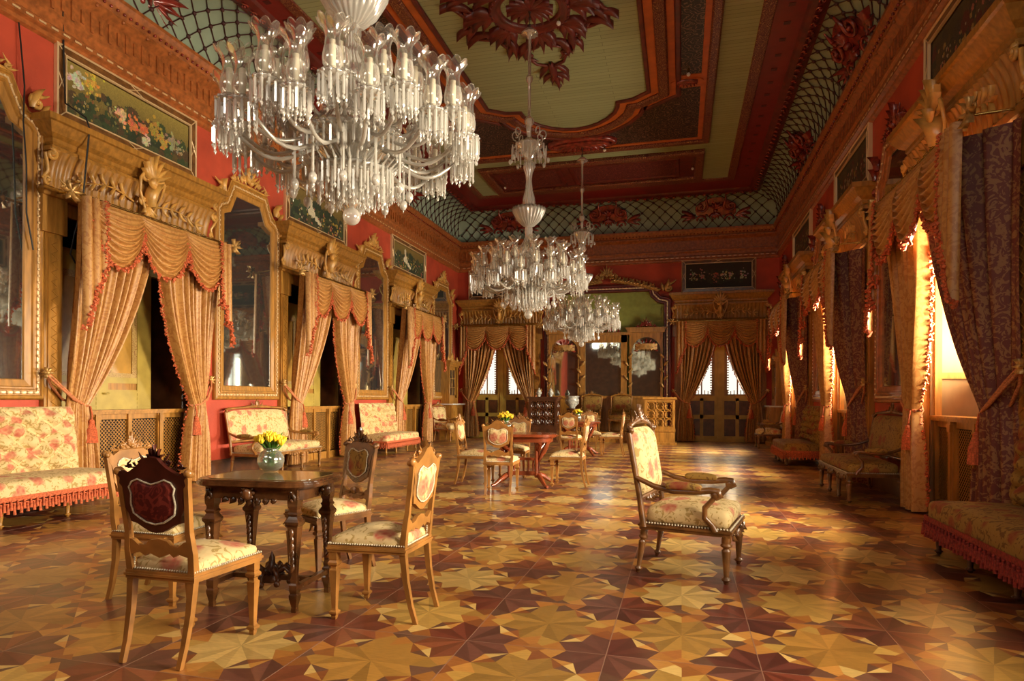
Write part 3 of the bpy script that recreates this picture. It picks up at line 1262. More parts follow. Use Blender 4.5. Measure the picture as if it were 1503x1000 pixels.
def bay(name, loc, rz, kind, label):
    s = struct(name, loc, rz, label)
    share('casing', m_casing, 'casing', 'wood', s)
    share('pediment', m_pediment, 'pediment', 'wood', s)
    share('pedcarve', m_pedcarve, 'carved_cartouche', 'woodh', s)
    if kind == 'R':
        share('revR', m_reveal(.75), 'reveal', 'reveal', s)
        share('revtR', m_reveal_trim(.66), 'reveal_panel_moulding', 'wood', s)
        share('winf', m_winframe, 'sash_frame', 'reveal', s)
        share('pane', m_pane, 'pane', 'sky', s)
    if kind == 'L':
        share('revL', m_reveal(.78), 'reveal', 'dark_wood', s)
        share('shut', m_shutter, 'door_leaf', 'green_wood', s)
        share('etched', lambda: MB().box(-.12, .36, .295, .31, 1.5, 2.85).box(-.96, -.30, .295, .31, 1.5, 2.85), 'door_panel', 'etched', s)
        share('etchb', lambda: frame(frame(MB(), [(-.12, 1.5), (.36, 1.5), (.36, 2.85), (-.12, 2.85)], [(0, -.29), (0, -.28), (.08, -.28), (.08, -.29)]), [(-.96, 1.5), (-.30, 1.5), (-.30, 2.85), (-.96, 2.85)], [(0, -.29), (0, -.28), (.08, -.28), (.08, -.29)]), 'door_panel_border', 'ornband', s)
        share('lpan', lambda: MB().box(-.96, .36, .29, .31, .0, 1.5), 'lower_panels', 'wood', s)
        share('dleaf', lambda: MB().box(.95, 1.05, .05, .70, 0, 3.4), 'open_leaf', 'dark_wood', s)
        share('back', lambda: MB().box(-1.08, 1.08, .77, .79, 0, 3.5), 'dark_backing', 'black', s)
    return s


for k, b in enumerate(BAY):
    bay('door_%d' % (k + 1), (XL, BAYL[k], 0), PI / 2, 'L', 'honey oak door bay with carved pediment, number %d from the camera end' % (k + 1))
    if k:
        for X_, rz_, w_ in ((XL, PI / 2, 'sunlit door'), (XR, -PI / 2, 'shaded window')):
            r_ = thing('radiator_cover', 'lattice-fronted oak radiator cover ' + ('in the first', 'in the middle', 'in the last')[k - 1] + ' bay of the %s wall' % w_, 'radiator cover', (X_, b if X_ > 0 else BAYL[k], 0), rz_, 'lattice radiator covers')
            share('rad', m_radiator, 'body', 'wood', r_)
            share('lat', m_lattice, 'lattice', 'wood', r_)
            share('rbk', m_radback, 'back_board', 'black', r_)
    bay('window_%d' % (k + 1), (XR, b, 0), -PI / 2, 'R', 'honey oak window bay with deep pale reveal, number %d from the camera end' % (k + 1))


def m_fardoor():
    mb = MB()
    for c in (-1, 1):
        a, b = (-.99, -.03) if c < 0 else (.03, .99)
        mb.box(a, a + .11, .06, .12, 0, 3.1)
        mb.box(b - .11, b, .06, .12, 0, 3.1)
        for z0, z1 in ((0, .17), (.68, .80), (1.22, 1.38), (2.85, 3.1)):
            mb.box(a, b, .065, .115, z0, z1)
        m = (a + b) / 2
        mb.box(m - .05, m + .05, .065, .115, .17, 1.3)
    mb.box(-.05, .05, .03, .12, 0, 3.1)
    mb.box(-1.06, 1.06, .05, .14, 3.1, 3.5)
    mb.box(-1.06, -.97, .0, .3, 0, 3.5)
    mb.box(.97, 1.06, .0, .3, 0, 3.5)
    return mb


def m_farpanels():
    mb = MB()
    for c in (-1, 1):
        a, b = (-.99, -.03) if c < 0 else (.03, .99)
        m = (a + b) / 2
        for x0, x1 in ((a + .13, m - .07), (m + .07, b - .13)):
            for z0, z1 in ((.19, .66), (.82, 1.20)):
                mb.box(x0, x1, .07, .10, z0, z1)
        mb.box(a + .1, b - .1, .09, .11, .1, 1.3)
    return mb


def m_lace():
    mb = MB()
    for a, b in ((-.88, -.14), (.14, .88)):
        for k in range(9):
            x = a + (b - a) * k / 8
            mb.box(x - .012, x + .012, .105, .112, 1.38, 1.52 + .02 * (k % 2))
        mb.box(a, b, .105, .112, 1.38, 1.42)
        mb.box((a + b) / 2 - .02, (a + b) / 2 + .02, .10, .112, 1.38, 2.85)
        mb.box(a, a + .08, .10, .115, 1.38, 2.85)
        mb.box(b - .08, b, .10, .115, 1.38, 2.85)
        for k in range(18):
            mb.box(a + .08, a + .13, .105, .112, 1.45 + k * .075, 1.48 + k * .075)
            mb.box(b - .13, b - .08, .105, .112, 1.45 + k * .075, 1.48 + k * .075)
    return mb


for k, x in enumerate(DX):
    s = bay('door_%d' % (5 + k), (x, YF, 0), 0, 'F', 'pair of panelled half-glazed doors in a carved oak bay, %s the stage' % ('towards the red-lit corner beyond' if k == 0 else 'on the window side of'))
    share('fdoor', m_fardoor, 'door_leaves', 'green_wood', s)
    share('fpan', m_farpanels, 'door_panels', 'dark_wood', s)
    share('fpane', lambda: MB().box(-.90, -.12, .42, .44, 1.3, 2.9).box(.12, .90, .42, .44, 1.3, 2.9), 'pane', 'sky', s)
    share('flace', m_lace, 'glazing_bars', 'reveal', s)
    o = share('frev', m_reveal(.4), 'reveal', 'wood', s)

# baseboards
for nm, segs in (('baseboard_left', [(XL, y0, y1) for y0, y1 in ((3.83 + .3, 6.0), (8.6, 10.55), (13.15, 15.1), (17.7, YF))]),
                 ('baseboard_right', [(XR - .03, y0, y1) for y0, y1 in ((4.13, 6.0), (8.6, 10.55), (13.15, 15.1), (17.7, YF))])):
    mb = MB()
    for x, y0, y1 in segs:
        mb.box(x, x + .03, y0, y1, 0, .22)
        mb.box(x + (.0 if x < 0 else .01), x + (.02 if x < 0 else .03), y0, y1, .22, .26)
    mb.build(nm, 'dark_wood', kind='structure')

# ================================================================== CURTAINS
RODZ, RODY = 3.56, -.52


def m_rod():
    mb = MB()
    mb.tube([(-1.33, RODY, RODZ), (1.33, RODY, RODZ)], .016, 6)
    for k in range(16):
        x = -1.2 + k * .16
        mb.tube([(x, RODY - .03, RODZ - .0), (x, RODY, RODZ + .035), (x, RODY + .03, RODZ), (x, RODY, RODZ - .035), (x, RODY - .03, RODZ)], .004, 4, caps=False)
    for s in (-1, 1):
        mb.tube([(s * 1.22, 0, RODZ + .06), (s * 1.22, RODY, RODZ + .03)], .012, 5)
    return mb


def m_finial(s):
    def f():
        mb = MB()
        mb.ball((s * 1.37, RODY, RODZ), .035, 7, 5)
        for k in range(6):
            mb.petal(s * 1.37, RODZ, k * PI / 3, .12, .05, RODY, .6)
        mb.scroll(s * 1.47, RODZ + .02, .04, PI / 2, s, .010, RODY, 1, 1.2)
        return mb
    return f


def swag_fn(x0, x1, ztop, drop, d0):
    def f(u, v):
        c = (4 * u * (1 - u)) ** .75
        z = ztop - v * (d0 + drop * c) - .02 * c
        r = (.5 + .5 * cos(v ** .9 * 2 * PI * 10.0 - .4 + .7 * sin(3 * u + x0 * 5))) ** 1.6
        y = RODY - .01 - .09 * sin(PI * u) ** .7 * sin(PI * min(1, v * .9 + .1)) - .052 * r * (.12 + .88 * c) * min(1, v * 2.5)
        return (x0 + (x1 - x0) * u, y, z)
    return f


SW = [(-1.16, -.34), (-.42, .42), (.34, 1.16)]


def m_swags(k):
    def f():
        mb = MB()
        x0, x1 = SW[k]
        mb.grid(swag_fn(x0, x1, RODZ - .01, .56, .16), 24, 100)
        return mb
    return f


def fuzz(mb, pts, r=.035, step=.03, n=4, hang=.0, seed=1):
    """dense tufted fringe along a line"""
    rr = random.Random(seed)
    for i in range(len(pts) - 1):
        a, b = Vector(pts[i]), Vector(pts[i + 1])
        k = max(1, int((b - a).length / step))
        for q in range(k):
            p = a + (b - a) * (q / k)
            for _ in range(2):
                d = Vector((rr.uniform(-1, 1), rr.uniform(-1.2, .3), rr.uniform(-1, .5)))
                d.normalize()
                e = p + d * r * rr.uniform(.7, 1.25) + Vector((0, 0, -hang))
                mb.tube([tuple(p), tuple(e)], [r * .28, r * .42], n)
    return mb


def m_swagfringe(k):
    def f():
        mb = MB()
        x0, x1 = SW[k]
        fn = swag_fn(x0, x1, RODZ - .01, .56, .16)
        fuzz(mb, [fn(i / 22, 1) for i in range(23)], .042, .026, 4, .012, k)
        return mb
    return f


def tail_fn(s):
    def f(u, v):
        # u 0 inner .. 1 outer
        x = s * (.98 + .26 * u)
        L = .75 + .70 * u + .12 * (sin(u * 2.5 * 2 * PI))
        z = RODZ - .01 - L * v
        y = RODY - .05 - .04 * cos(u * 2 * PI * 2.5) - .02 * v
        x += s * .03 * sin(u * 2 * PI * 2.5) * (.4 + .6 * v)
        return (x, y, z)
    return f


def m_tail(s):
    return lambda: MB().grid(tail_fn(s), 30, 10)


def m_tailfringe(s):
    def f():
        fn = tail_fn(s)
        mb = MB()
        fuzz(mb, [fn(i / 16, 1) for i in range(17)], .042, .026, 4, .01, 5)
        fuzz(mb, [fn(0, i / 8) for i in range(9)], .03, .03, 4, 0, 6)
        return mb
    return f


TZ = 1.16


def drape_edges(s, v):
    """v 0 top .. 1 floor; returns z, inner x, outer x (both on side s)"""
    z = 3.53 - 3.50 * v
    vt = (3.53 - TZ) / 3.50
    if v < vt:
        t = v / vt
        inn = .03 + .83 * t ** 1.75
        out = 1.17 - .05 * t - .03 * sin(PI * t)
    else:
        t = (v - vt) / (1 - vt)
        e = 1 - (1 - t) ** 2
        inn = .86 - .15 * e
        out = 1.12 + .09 * e
    return z, s * inn, s * out


def drape_fn(s, ret=False, np_=9):
    vt = (3.53 - TZ) / 3.50

    def f(u, v):
        z, xi, xo = drape_edges(s, v)
        tight = math.exp(-((v - vt) / .10) ** 2)
        x = xi + (xo - xi) * u
        ph = 2 * PI * np_ * u + .8 * sin(5 * u + 2 * v)
        w = sin(ph) + .35 * sin(2.3 * ph + 1)
        yb = -.19 - .22 * (1 - v / vt) if v < vt else -.19
        w = math.copysign(abs(w) ** .8, w)
        if ret and u > .72:      # the outer edge returns to the wall
            q = (u - .72) / .28
            yb = yb * (1 - q) - .06 * q
            x += s * .10 * q * (1 - tight)
        y = min(-.02, yb + (.080 - .035 * tight) * w - .05 * tight * sin(PI * u))
        x += .014 * cos(ph) * s
        return (x, y, z + .006 * w)
    return f


def m_drape(s, ret=False):
    return lambda: MB().grid(drape_fn(s, ret), 120, 34)


def m_drapefringe(s):
    def f():
        fn = drape_fn(s)
        mb = MB()
        fuzz(mb, [fn(0, .20 + .79 * i / 30) for i in range(31)], .034, .026, 4, 0, 9)
        return mb
    return f


def m_tieband(s):
    def f():
        mb = MB()
        for k, (o, r) in enumerate(((0, .015), (.035, .013))):
            pts = [(s * 1.33, -.15, 1.50 + o), (s * 1.25, -.22, 1.38 + o), (s * 1.10, -.28, 1.22 + o * .6), (s * .95, -.28, 1.15), (s * .85, -.22, 1.14 - o * .4),
                   (s * .84, -.15, 1.15), (s * .95, -.13, 1.17), (s * 1.12, -.13, 1.22), (s * 1.27, -.135, 1.38), (s * 1.33, -.15, 1.50)]
            mb.tube(pts, r, 6)
        return mb
    return f


def m_tassel(s):
    def f():
        mb = MB()
        x, y = s * .87, -.26
        mb.tube([(x, y, 1.14), (x + .01, y - .02, 1.04), (x, y - .02, .97)], .010, 5)
        mb.ball((x, y - .02, .95), .035, 8, 5)
        rr = random.Random(3)
        for k in range(26):
            a = 2 * PI * k / 26
            r1 = .03 if k % 2 else .02
            mb.tube([(x + .02 * cos(a), y - .02 + .02 * sin(a), .94), (x + .05 * cos(a), y - .02 + .05 * sin(a), .84), (x + (.065 + rr.uniform(-.01, .01)) * cos(a), y - .02 + .055 * sin(a), .70)], [.008, .012, .014], 4)
        return mb
    return f


def m_holdback(s):
    def f():
        mb = MB()
        mb.tube([(s * 1.33, -.065, 1.5), (s * 1.33, -.15, 1.52)], .012, 6)
        mb.ball((s * 1.33, -.16, 1.525), .03, 7, 5)
        for k in range(6):
            mb.petal(s * 1.33, 1.525, k * PI / 3, .07, .035, -.15, .6)
        return mb
    return f


def curtains(loc, rz, near_s, desc, dark_near=False, right=False):
    """near_s: which local side is nearer to the camera end"""
    t = thing('curtain_rod', 'gilt curtain rod with leafy finials ' + desc, 'curtain rod', loc, rz, 'curtain rods of the oak bays')
    share('rod', m_rod, 'rod', 'brass', t)
    for s in (-1, 1):
        share('finial%d' % s, m_finial(s), 'finial', 'gilt', t)
    t = thing('valance', 'gold silk three-swag valance ' + desc, 'valance', loc, rz, 'swagged valances')
    for k in range(3):
        w_ = share('swag%d' % k, m_swags(k), 'swag', 'silk', t)
        share('swagf%d' % k, m_swagfringe(k), 'fringe', 'fringe', w_)
    for s in (-1, 1):
        w_ = share('tail%d' % s, m_tail(s), 'tail', 'silk', t)
        share('tailf%d' % s, m_tailfringe(s), 'fringe', 'fringe', w_)
    for s in (-1, 1):
        nearside = (s == near_s)
        mat, key = ('silk', 'drape%d' % s)
        w1 = 'gold silk curtain'
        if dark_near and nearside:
            mat, key, w1 = 'maroon', 'drapem%d' % s, 'maroon damask curtain'  # shade is put into the fabric colour of this drape
        side = ('camera-side' if nearside else 'stage-side') if rz else ('corner-side' if (s < 0) == (loc[0] < -3) else 'mirror-side')
        t = thing('curtain', '%s %s %s' % (side, w1, desc), 'curtain', loc, rz, 'tied-back curtains')
        d_ = share(key, m_drape(s, mat == 'maroon'), 'drape', mat, t)
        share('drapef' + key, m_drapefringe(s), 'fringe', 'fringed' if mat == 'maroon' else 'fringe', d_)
        t = thing('tieback', '%s coral rope tieback with tassel %s' % (side, desc), 'tieback', loc, rz, 'rope tiebacks')
        share('tieb%d' % s, m_tieband(s), 'rope', 'cord', t)
        share('tass%d' % s, m_tassel(s), 'tassel', 'fringe', t)
        share('hold%d' % s, m_holdback(s), 'holdback', 'gilt', t)


ORD = ['', 'in the first visible bay', 'in the middle bay', 'in the last bay']
for k, b in enumerate(BAY):
    if k:
        curtains((XL, BAYL[k], 0), PI / 2, -1, ORD[k] + ' of the sunlit wall')
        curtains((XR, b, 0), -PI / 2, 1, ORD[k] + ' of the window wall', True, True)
curtains((DX[0], YF, 0), 0, -1, 'over the far doors beside the sunlit wall')
curtains((DX[1], YF, 0), 0, 1, 'over the far doors below the flower painting')


# ================================================================== MIRRORS AND PAINTINGS
MO = [(-.84, 1.22), (.84, 1.22), (.84, 4.28), (.76, 4.40), (.62, 4.46), (.54, 4.62), (.46, 4.80), (-.46, 4.80), (-.54, 4.62), (-.62, 4.46), (-.76, 4.40), (-.84, 4.28)]


def m_mframe():
    mb = MB()
    frame(mb, MO, [(0, 0), (0, .05), (.015, .07), (.04, .075), (.05, .06), (.11, .055), (.12, .07), (.14, .07), (.15, .05), (.22, .04), (.23, .025), (.23, 0)])
    return mb


def m_mbeads():
    mb = MB()
    beads(mb, inset(MO, .08), .075, .018, .068)
    frame(mb, MO, [(.070, .055), (.070, .064), (.090, .064), (.090, .055)])
    return mb


def m_mglass():
    mb = MB()
    p = inset(MO, .225)
    mb.prism([(a, b) for a, b in p], -.022, -.012)
    return mb


def m_mcrest():
    mb = MB()
    mb.crest(0, 4.80, .95, .38, -.05)
    for s in (-1, 1):
        mb.scroll(s * .73, 4.58, .09, PI / 2 - s * .3, s, .022, -.05, 1.2, 1.2)
        mb.petal(s * .66, 4.50, PI / 2 - s * .3, .24, .09, -.06, .6)
        mb.petal(s * .80, 4.40, PI / 2 - s * .1, .18, .07, -.06, .6)
        mb.scroll(s * .86, 4.26, .05, -PI / 2, s, .018, -.05, 1, .8)
        mb.tube([(0, -.05, 4.80), (s * .46, -.05, 4.79), (s * .54, -.05, 4.61), (s * .64, -.05, 4.46), (s * .78, -.05, 4.40), (s * .84, -.05, 4.26)], .014, 4)
    return mb


def mirror(loc, rz, label, mat='woodh'):
    t = thing('wall_mirror', label, 'mirror', loc, rz, 'tall carved mirrors')
    sfx = mat
    share('mfr' + sfx, m_mframe, 'frame', 'wood' if mat == 'woodh' else 'cornice', t)
    share('mbe', m_mbeads, 'bead_moulding', 'bead', t)
    share('mgl', m_mglass, 'glass', 'mirror', t)
    share('mcr' + sfx, m_mcrest, 'carved_crest', mat, t)


ML = ['above the picture-edge tufted sofa', 'above the wooden-armed settee', 'above the second tufted sofa', 'above the corner armchair']
for k, y in enumerate(MIR):
    mirror((XL, y, 0), PI / 2, 'tall honey oak mirror ' + ML[k] + ' on the sunlit wall')
    mirror((XR, y, 0), -PI / 2, 'tall red-framed mirror ' + ['above the near tufted sofa', 'above the shaded settee', 'above the shaded slipper sofa', 'by the shaded corner'][k] + ' on the window wall', 'giltr')


def canvas(wd, hg, kind, seed):
    """oil painting: returns a coloured grid mesh lying in x-z, centred"""
    rr = random.Random(seed)
    nx = 150
    nz = int(nx * hg / wd)
    blobs = []
    if kind == 'flowers':
        for k in range(150):
            x = rr.gauss(.5, .27)
            y = .42 + rr.gauss(-.05, .17) - .35 * abs(x - .5)
            blobs.append((x, y, rr.uniform(.015, .05), rr.choice([(.03, .05, .015), (.05, .06, .02), (.02, .03, .01), (.07, .04, .015)])))
        for k in range(90):
            x = rr.uniform(.05, .95)
            y = .38 + rr.gauss(0, .13) - .2 * (abs(x - .45))
            blobs.append((x, y, rr.uniform(.005, .012), rr.choice([(.30, .24, .12), (.28, .20, .04), (.22, .08, .02), (.16, .16, .05), (.20, .14, .03)])))
        for x, y, r_, c in ((.06, .68, .045, (.6, .52, .40)), (.18, .72, .05, (.58, .38, .05)), (.40, .45, .035, (.70, .45, .22)), (.48, .42, .035, (.62, .18, .06)), (.58, .38, .03, (.62, .16, .06)),
                            (.68, .50, .05, (.40, .26, .04)), (.85, .45, .05, (.32, .28, .16)), (.60, .18, .02, (.6, .5, .3)), (.75, .35, .04, (.45, .28, .05))):
            for q in range(44):
                blobs.append((x + rr.gauss(0, r_ * .65), y + rr.gauss(0, r_ * 1.7), rr.uniform(.006, .016), tuple(v * rr.uniform(.6, 1.15) for v in c)))
    if kind == 'bust':
        for k in range(160):
            x = rr.uniform(0, 1)
            y = rr.uniform(0, .75 - .4 * abs(x - .5))
            blobs.append((x, y, rr.uniform(.015, .05), rr.choice([(.02, .035, .015), (.04, .06, .02), (.015, .02, .01), (.05, .05, .02)])))
        for k in range(70):
            blobs.append((rr.uniform(.05, .98), rr.uniform(.05, .6), rr.uniform(.006, .014), rr.choice([(.5, .35, .05), (.4, .12, .08), (.45, .4, .25)])))
        for x, y, r_ in ((.38, .80, .03), (.38, .72, .028), (.385, .62, .022), (.40, .50, .04), (.36, .44, .035), (.42, .42, .04), (.48, .30, .03), (.52, .24, .025), (.55, .2, .02)):
            blobs.append((x, y, r_, (.62, .55, .38)))
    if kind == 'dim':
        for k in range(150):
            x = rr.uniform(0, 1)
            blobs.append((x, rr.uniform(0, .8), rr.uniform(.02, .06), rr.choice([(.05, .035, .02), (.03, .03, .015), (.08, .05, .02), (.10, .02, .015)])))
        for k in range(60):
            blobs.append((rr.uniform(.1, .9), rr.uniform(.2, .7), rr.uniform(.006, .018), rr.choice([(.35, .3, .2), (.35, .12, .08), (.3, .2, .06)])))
    if kind == 'dark':
        for k in range(70):
            blobs.append((rr.uniform(.1, .9), rr.uniform(.2, .7), rr.uniform(.012, .04), rr.choice([(.02, .025, .012), (.035, .03, .015)])))
        for x, c in ((.12, (.45, .38, .25)), (.25, (.5, .28, .18)), (.45, (.4, .12, .08)), (.58, (.55, .45, .28)), (.68, (.5, .35, .22)), (.88, (.5, .46, .36))):
            for q in range(22):
                blobs.append((x + rr.gauss(0, .028), .5 + rr.gauss(0, .10), rr.uniform(.007, .015), tuple(v * rr.uniform(.5, 1.2) for v in c)))
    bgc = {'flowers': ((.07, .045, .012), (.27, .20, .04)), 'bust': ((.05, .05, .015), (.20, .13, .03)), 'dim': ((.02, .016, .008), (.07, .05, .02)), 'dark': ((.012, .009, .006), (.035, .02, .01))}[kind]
    ar = wd / hg
    colr = [[None] * nx for _ in range(nz)]
    for j in range(nz):
        for i in range(nx):
            t = j / nz
            n_ = rr.uniform(.85, 1.15)
            colr[j][i] = tuple((a + (b - a) * t) * n_ for a, b in zip(*bgc))
    for bx, by, br, c in blobs:
        i0, i1 = int((bx - br) * nx), int((bx + br) * nx) + 1
        j0, j1 = int((by - br * ar) * nz), int((by + br * ar) * nz) + 1
        for j in range(max(0, j0), min(nz, j1)):
            for i in range(max(0, i0), min(nx, i1)):
                dx = ((i + .5) / nx - bx) / br
                dy = ((j + .5) / nz - by) / (br * ar)
                if dx * dx + dy * dy < rr.uniform(.7, 1.1):
                    k = rr.uniform(.8, 1.2)
                    colr[j][i] = tuple(v * k for v in c)
    mb = MB()
    mb.c = []
    vs = [(-wd / 2 + wd * i / nx, 0, -hg / 2 + hg * j / nz) for j in range(nz + 1) for i in range(nx + 1)]
    fs = []
    for j in range(nz):
        for i in range(nx):
            fs.append((j * (nx + 1) + i, j * (nx + 1) + i + 1, (j + 1) * (nx + 1) + i + 1, (j + 1) * (nx + 1) + i))
            mb.c.append(colr[j][i])
    mb.add(vs, fs)
    return mb


def painting(loc, rz, wd, hg, kind, seed, label, mat='walnutd'):
    t = thing('painting', label, 'painting', loc, rz, 'wide oil paintings over the bays')
    o = canvas(wd - .26, hg - .26, kind, seed).build('canvas', 'paint', t)
    o.location = (0, -.02, 0)
    P = [(-wd / 2, -hg / 2), (wd / 2, -hg / 2), (wd / 2, hg / 2), (-wd / 2, hg / 2)]
    mb = MB()
    frame(mb, P, [(.02, 0), (.02, .045), (.11, .05), (.11, .02), (.14, .02)])
    recalc(mb.build('frame', mat, t))
    mb = MB()
    frame(mb, P, [(0, 0), (0, .05), (.012, .065), (.024, .05), (.024, .04)])
    frame(mb, P, [(.105, .04), (.108, .06), (.122, .06), (.128, .03)])
    for x in (-wd / 2, wd / 2):
        for z in (-hg / 2, hg / 2):
            mb.tube([(x, -.05, z), (x - math.copysign(.12, x), -.05, z - math.copysign(.12, z))], .007, 4)
    for x, z, q in ((0, hg / 2 - .06, 0), (0, -hg / 2 + .06, 0), (-wd / 2 + .06, 0, 1), (wd / 2 - .06, 0, 1)):
        for s in (-1, 1):
            if q == 0:
                mb.tube([(x - .12, -.055, z + s * .05), (x + .12, -.055, z - s * .05)], .006, 4)
            else:
                mb.tube([(x + s * .05, -.055, z - .12), (x - s * .05, -.055, z + .12)], .006, 4)
    recalc(mb.build('gilt_fillet', 'bead', t))


PW, PH, PZ = 2.26, .90, 4.98
painting((XL, 7.12, PZ), PI / 2, PW, PH, 'flowers', 3, 'wide painting of white, yellow and orange flowers on the sunlit wall')
painting((XL, 11.66, PZ), PI / 2, PW, PH, 'bust', 5, 'wide painting of a pale bust among dark foliage, partly behind the largest chandelier')
painting((XL, 16.2, PZ), PI / 2, PW, PH, 'bust', 9, 'small-looking garden painting over the last bay of the sunlit wall')
painting((XR, 7.3, PZ), -PI / 2, PW, PH, 'dim', 4, 'dim painting in shadow over the first window bay')
painting((XR, 11.85, PZ), -PI / 2, PW, PH, 'dim', 6, 'dim painting in shadow over the middle window bay')
painting((XR, 16.4, PZ), -PI / 2, PW, PH, 'dim', 8, 'dim painting in shadow over the window bay next to the far corner')
painting((1.05, YF, PZ - .02), 0, 2.12, .98, 'dark', 12, 'dark still life of pink and white roses on the far wall above the door')
painting((-5.7, YF, PZ - .02), 0, 2.12, .98, 'dark', 13, 'dark flower painting on the far wall hidden behind the middle chandelier')

# ================================================================== FAR WALL CENTRE: great frame, mirrored screen, stage
FO = [(-4.22, .3), (-.30, .3), (-.30, 4.28), (-.42, 4.36), (-.60, 4.40), (-.72, 4.52), (-.80, 4.78), (-3.72, 4.78), (-3.80, 4.52), (-3.92, 4.40), (-4.10, 4.36), (-4.22, 4.28)]
t = thing('great_frame', 'huge dark beaded frame with gilded crest around the green panel behind the stage', 'frame', (0, YF, 0))
mb = MB()
frame(mb, FO, [(0, 0), (0, .10), (.03, .13), (.06, .13), (.08, .09), (.16, .09), (.18, .12), (.21, .12), (.23, .06), (.24, 0)])
recalc(mb.build('frame', 'mahog', t))
mb = MB()
beads(mb, inset(FO, .12), .10, .026, .10)
frame(mb, FO, [(.105, .085), (.105, .095), (.135, .095), (.135, .085)])
mb.build('bead_moulding', 'bead', t)
MB().prism(inset(FO, .22), -.03, -.005).build('green_panel', 'greenwall', t)
mb = MB()
for s in (-1, 1):
    for q in range(14):
        x = CX + s * (.12 + .10 * q)
        zt = 5.02 - .010 * q - .0009 * q * q
        mb.petal(x, zt - .16, PI / 2 - s * (1.15 + .03 * q), .22, .12, -.10, .6)
        mb.scroll(x, zt - .03, .045, PI / 2, s * (1 if q % 2 else -1), .016, -.11, 1, .7, 5)
    mb.scroll(CX + s * 1.88, 4.62, .14, PI / 2 - s * .2, s, .035, -.09, 1.2, 1.2)
    mb.petal(CX + s * 1.80, 4.54, PI / 2 - s * .2, .36, .13, -.10, .6)
    mb.petal(CX + s * 1.72, 4.54, PI / 2 + s * .3, .26, .11, -.10, .6)
mb.crest(CX, 4.98, .7, .44, -.10)
mb.build('gilded_crest', 'gilt', t)

t = thing('mirrored_screen', 'oak screen with two arched mirrors flanking a wider low mirror behind the stage chairs', 'mirror cabinet', (0, YF - .13, 0))
SC = [(-3.55, .50), (-1.04, .50)]
mb = MB()
mb.box(-4.0, -.56, -.06, 0, .3, 1.28)
mb.box(-4.02, -.54, -.16, 0, 1.28, 1.36)
for cx_, hw in SC:
    for s in (-1, 1):
        mb.box(cx_ + s * hw - .07 * (s > 0) - .0 * s, cx_ + s * hw + .07 * (s < 0), -.09, 0, 1.3, 3.30)
    # spandrel above an arch
    pts = [(cx_ - hw + .07, 3.3), (cx_ - hw + .07, 2.72)] + [(cx_ + (hw - .07) * cos(PI - PI * k / 16), 2.72 + (hw - .07) * sin(PI * k / 16)) for k in range(17)] + [(cx_ + hw - .07, 3.3)]
    top = [(x, 3.3) for x, z in pts]
    for k in range(1, len(pts) - 2):
        a, b = pts[k], pts[k + 1]
        if abs(a[0] - b[0]) > 1e-5:
            mb.prism([a, b, (b[0], 3.3), (a[0], 3.3)], -.08, 0)
    mb.prism([(cx_ - hw - .06, 3.28), (cx_ + hw + .06, 3.28), (cx_ + hw + .06, 3.34), (cx_ + hw + .12, 3.44), (cx_ - hw - .12, 3.44), (cx_ - hw - .06, 3.34)], -.17, 0)
for x in (-2.98, -1.70):
    mb.box(x - .09, x + .09, -.09, 0, 1.3, 3.30)
mb.box(-3.0, -1.6, -.09, 0, 3.0, 3.25)
mb.box(-3.05, -1.5, -.15, 0, 3.22, 3.30)
recalc(mb.build('body', 'wood', t))
mb = MB()
for cx_, hw in SC:
    h2 = hw - .06
    mb.prism([(cx_ - h2, 1.36), (cx_ + h2, 1.36), (cx_ + h2, 2.72)] + [(cx_ + h2 * cos(PI * k / 12), 2.72 + h2 * sin(PI * k / 12)) for k in range(1, 12)] + [(cx_ - h2, 2.72)], -.03, -.01)
mb.prism([(-2.9, 1.36), (-1.78, 1.36), (-1.78, 3.0), (-2.9, 3.0)], -.03, -.01)
mb.build('mirror_glass', 'mirror', t)
mb = MB()
for cx_, hw in SC:
    mb.crest(cx_, 3.42, .6, .34, -.09)
    for k in range(9):      # carved lambrequin under the arch
        a = PI * k / 8
        mb.petal(cx_ + .36 * cos(a), 2.74 + .36 * sin(a), a + PI, .13, .07, -.05, .6)
mb.crest(CX - .1, 3.28, 1.1, .42, -.08)
mb.build('crests', 'giltr', t)
for cx_, hw in SC:
    mb = MB()
    mb.grid(lambda u, v, cx_=cx_: (cx_ - .33 + .66 * u, -.08 - .10 * sin(PI * u), 2.78 + .16 * v - .03 * abs(sin(6 * PI * u)) * (1 - v)), 36, 4)
    fuzz(mb, [(cx_ - .33 + .66 * k / 12, -.08 - .10 * sin(PI * k / 12), 2.75) for k in range(13)], .03, .04)
    for s in (-1, 1):
        for q in range(5):
            mb.petal(cx_ + s * (hw + .03), 2.5 - q * .22, PI / 2 + s * .7 * (-1) ** q, .2, .09, -.09, .5)
    mb.build('carved_lambrequin', 'gilt', t)

st = thing('stage_platform', 'low oak platform in front of the mirrored screen', 'platform')
mb = MB()
mb.box(-4.25, -.20, 18.95, YF - .01, 0, .27)
mb.box(-4.28, -.17, 18.92, YF - .01, .27, .30)
mb.build('platform', 'wood', st)
MB().box(-4.27, -.18, 18.93, 18.95, 0, .08).build('plinth_strip', 'wood', st)


def m_pedwood():
    mb = MB()
    W, D = .41, .28
    mb.box(-W - .05, W + .05, -D - .05, D + .05, 0, .06)
    mb.box(-W, W, -D, D, .06, .36)
    mb.box(-W - .02, W + .02, -D - .02, D + .02, .36, .42)
    for x in (-W + .03, W - .03):
        for y in (-D + .03, D - .03):
            mb.box(x - .035, x + .035, y - .035, y + .035, .42, 1.24)
    mb.box(-W, W, -D, D, .42, .47)
    mb.box(-W, W, -D, D, 1.19, 1.26)
    mb.box(-W - .05, W + .05, -D - .05, D + .05, 1.26, 1.32)
    return mb


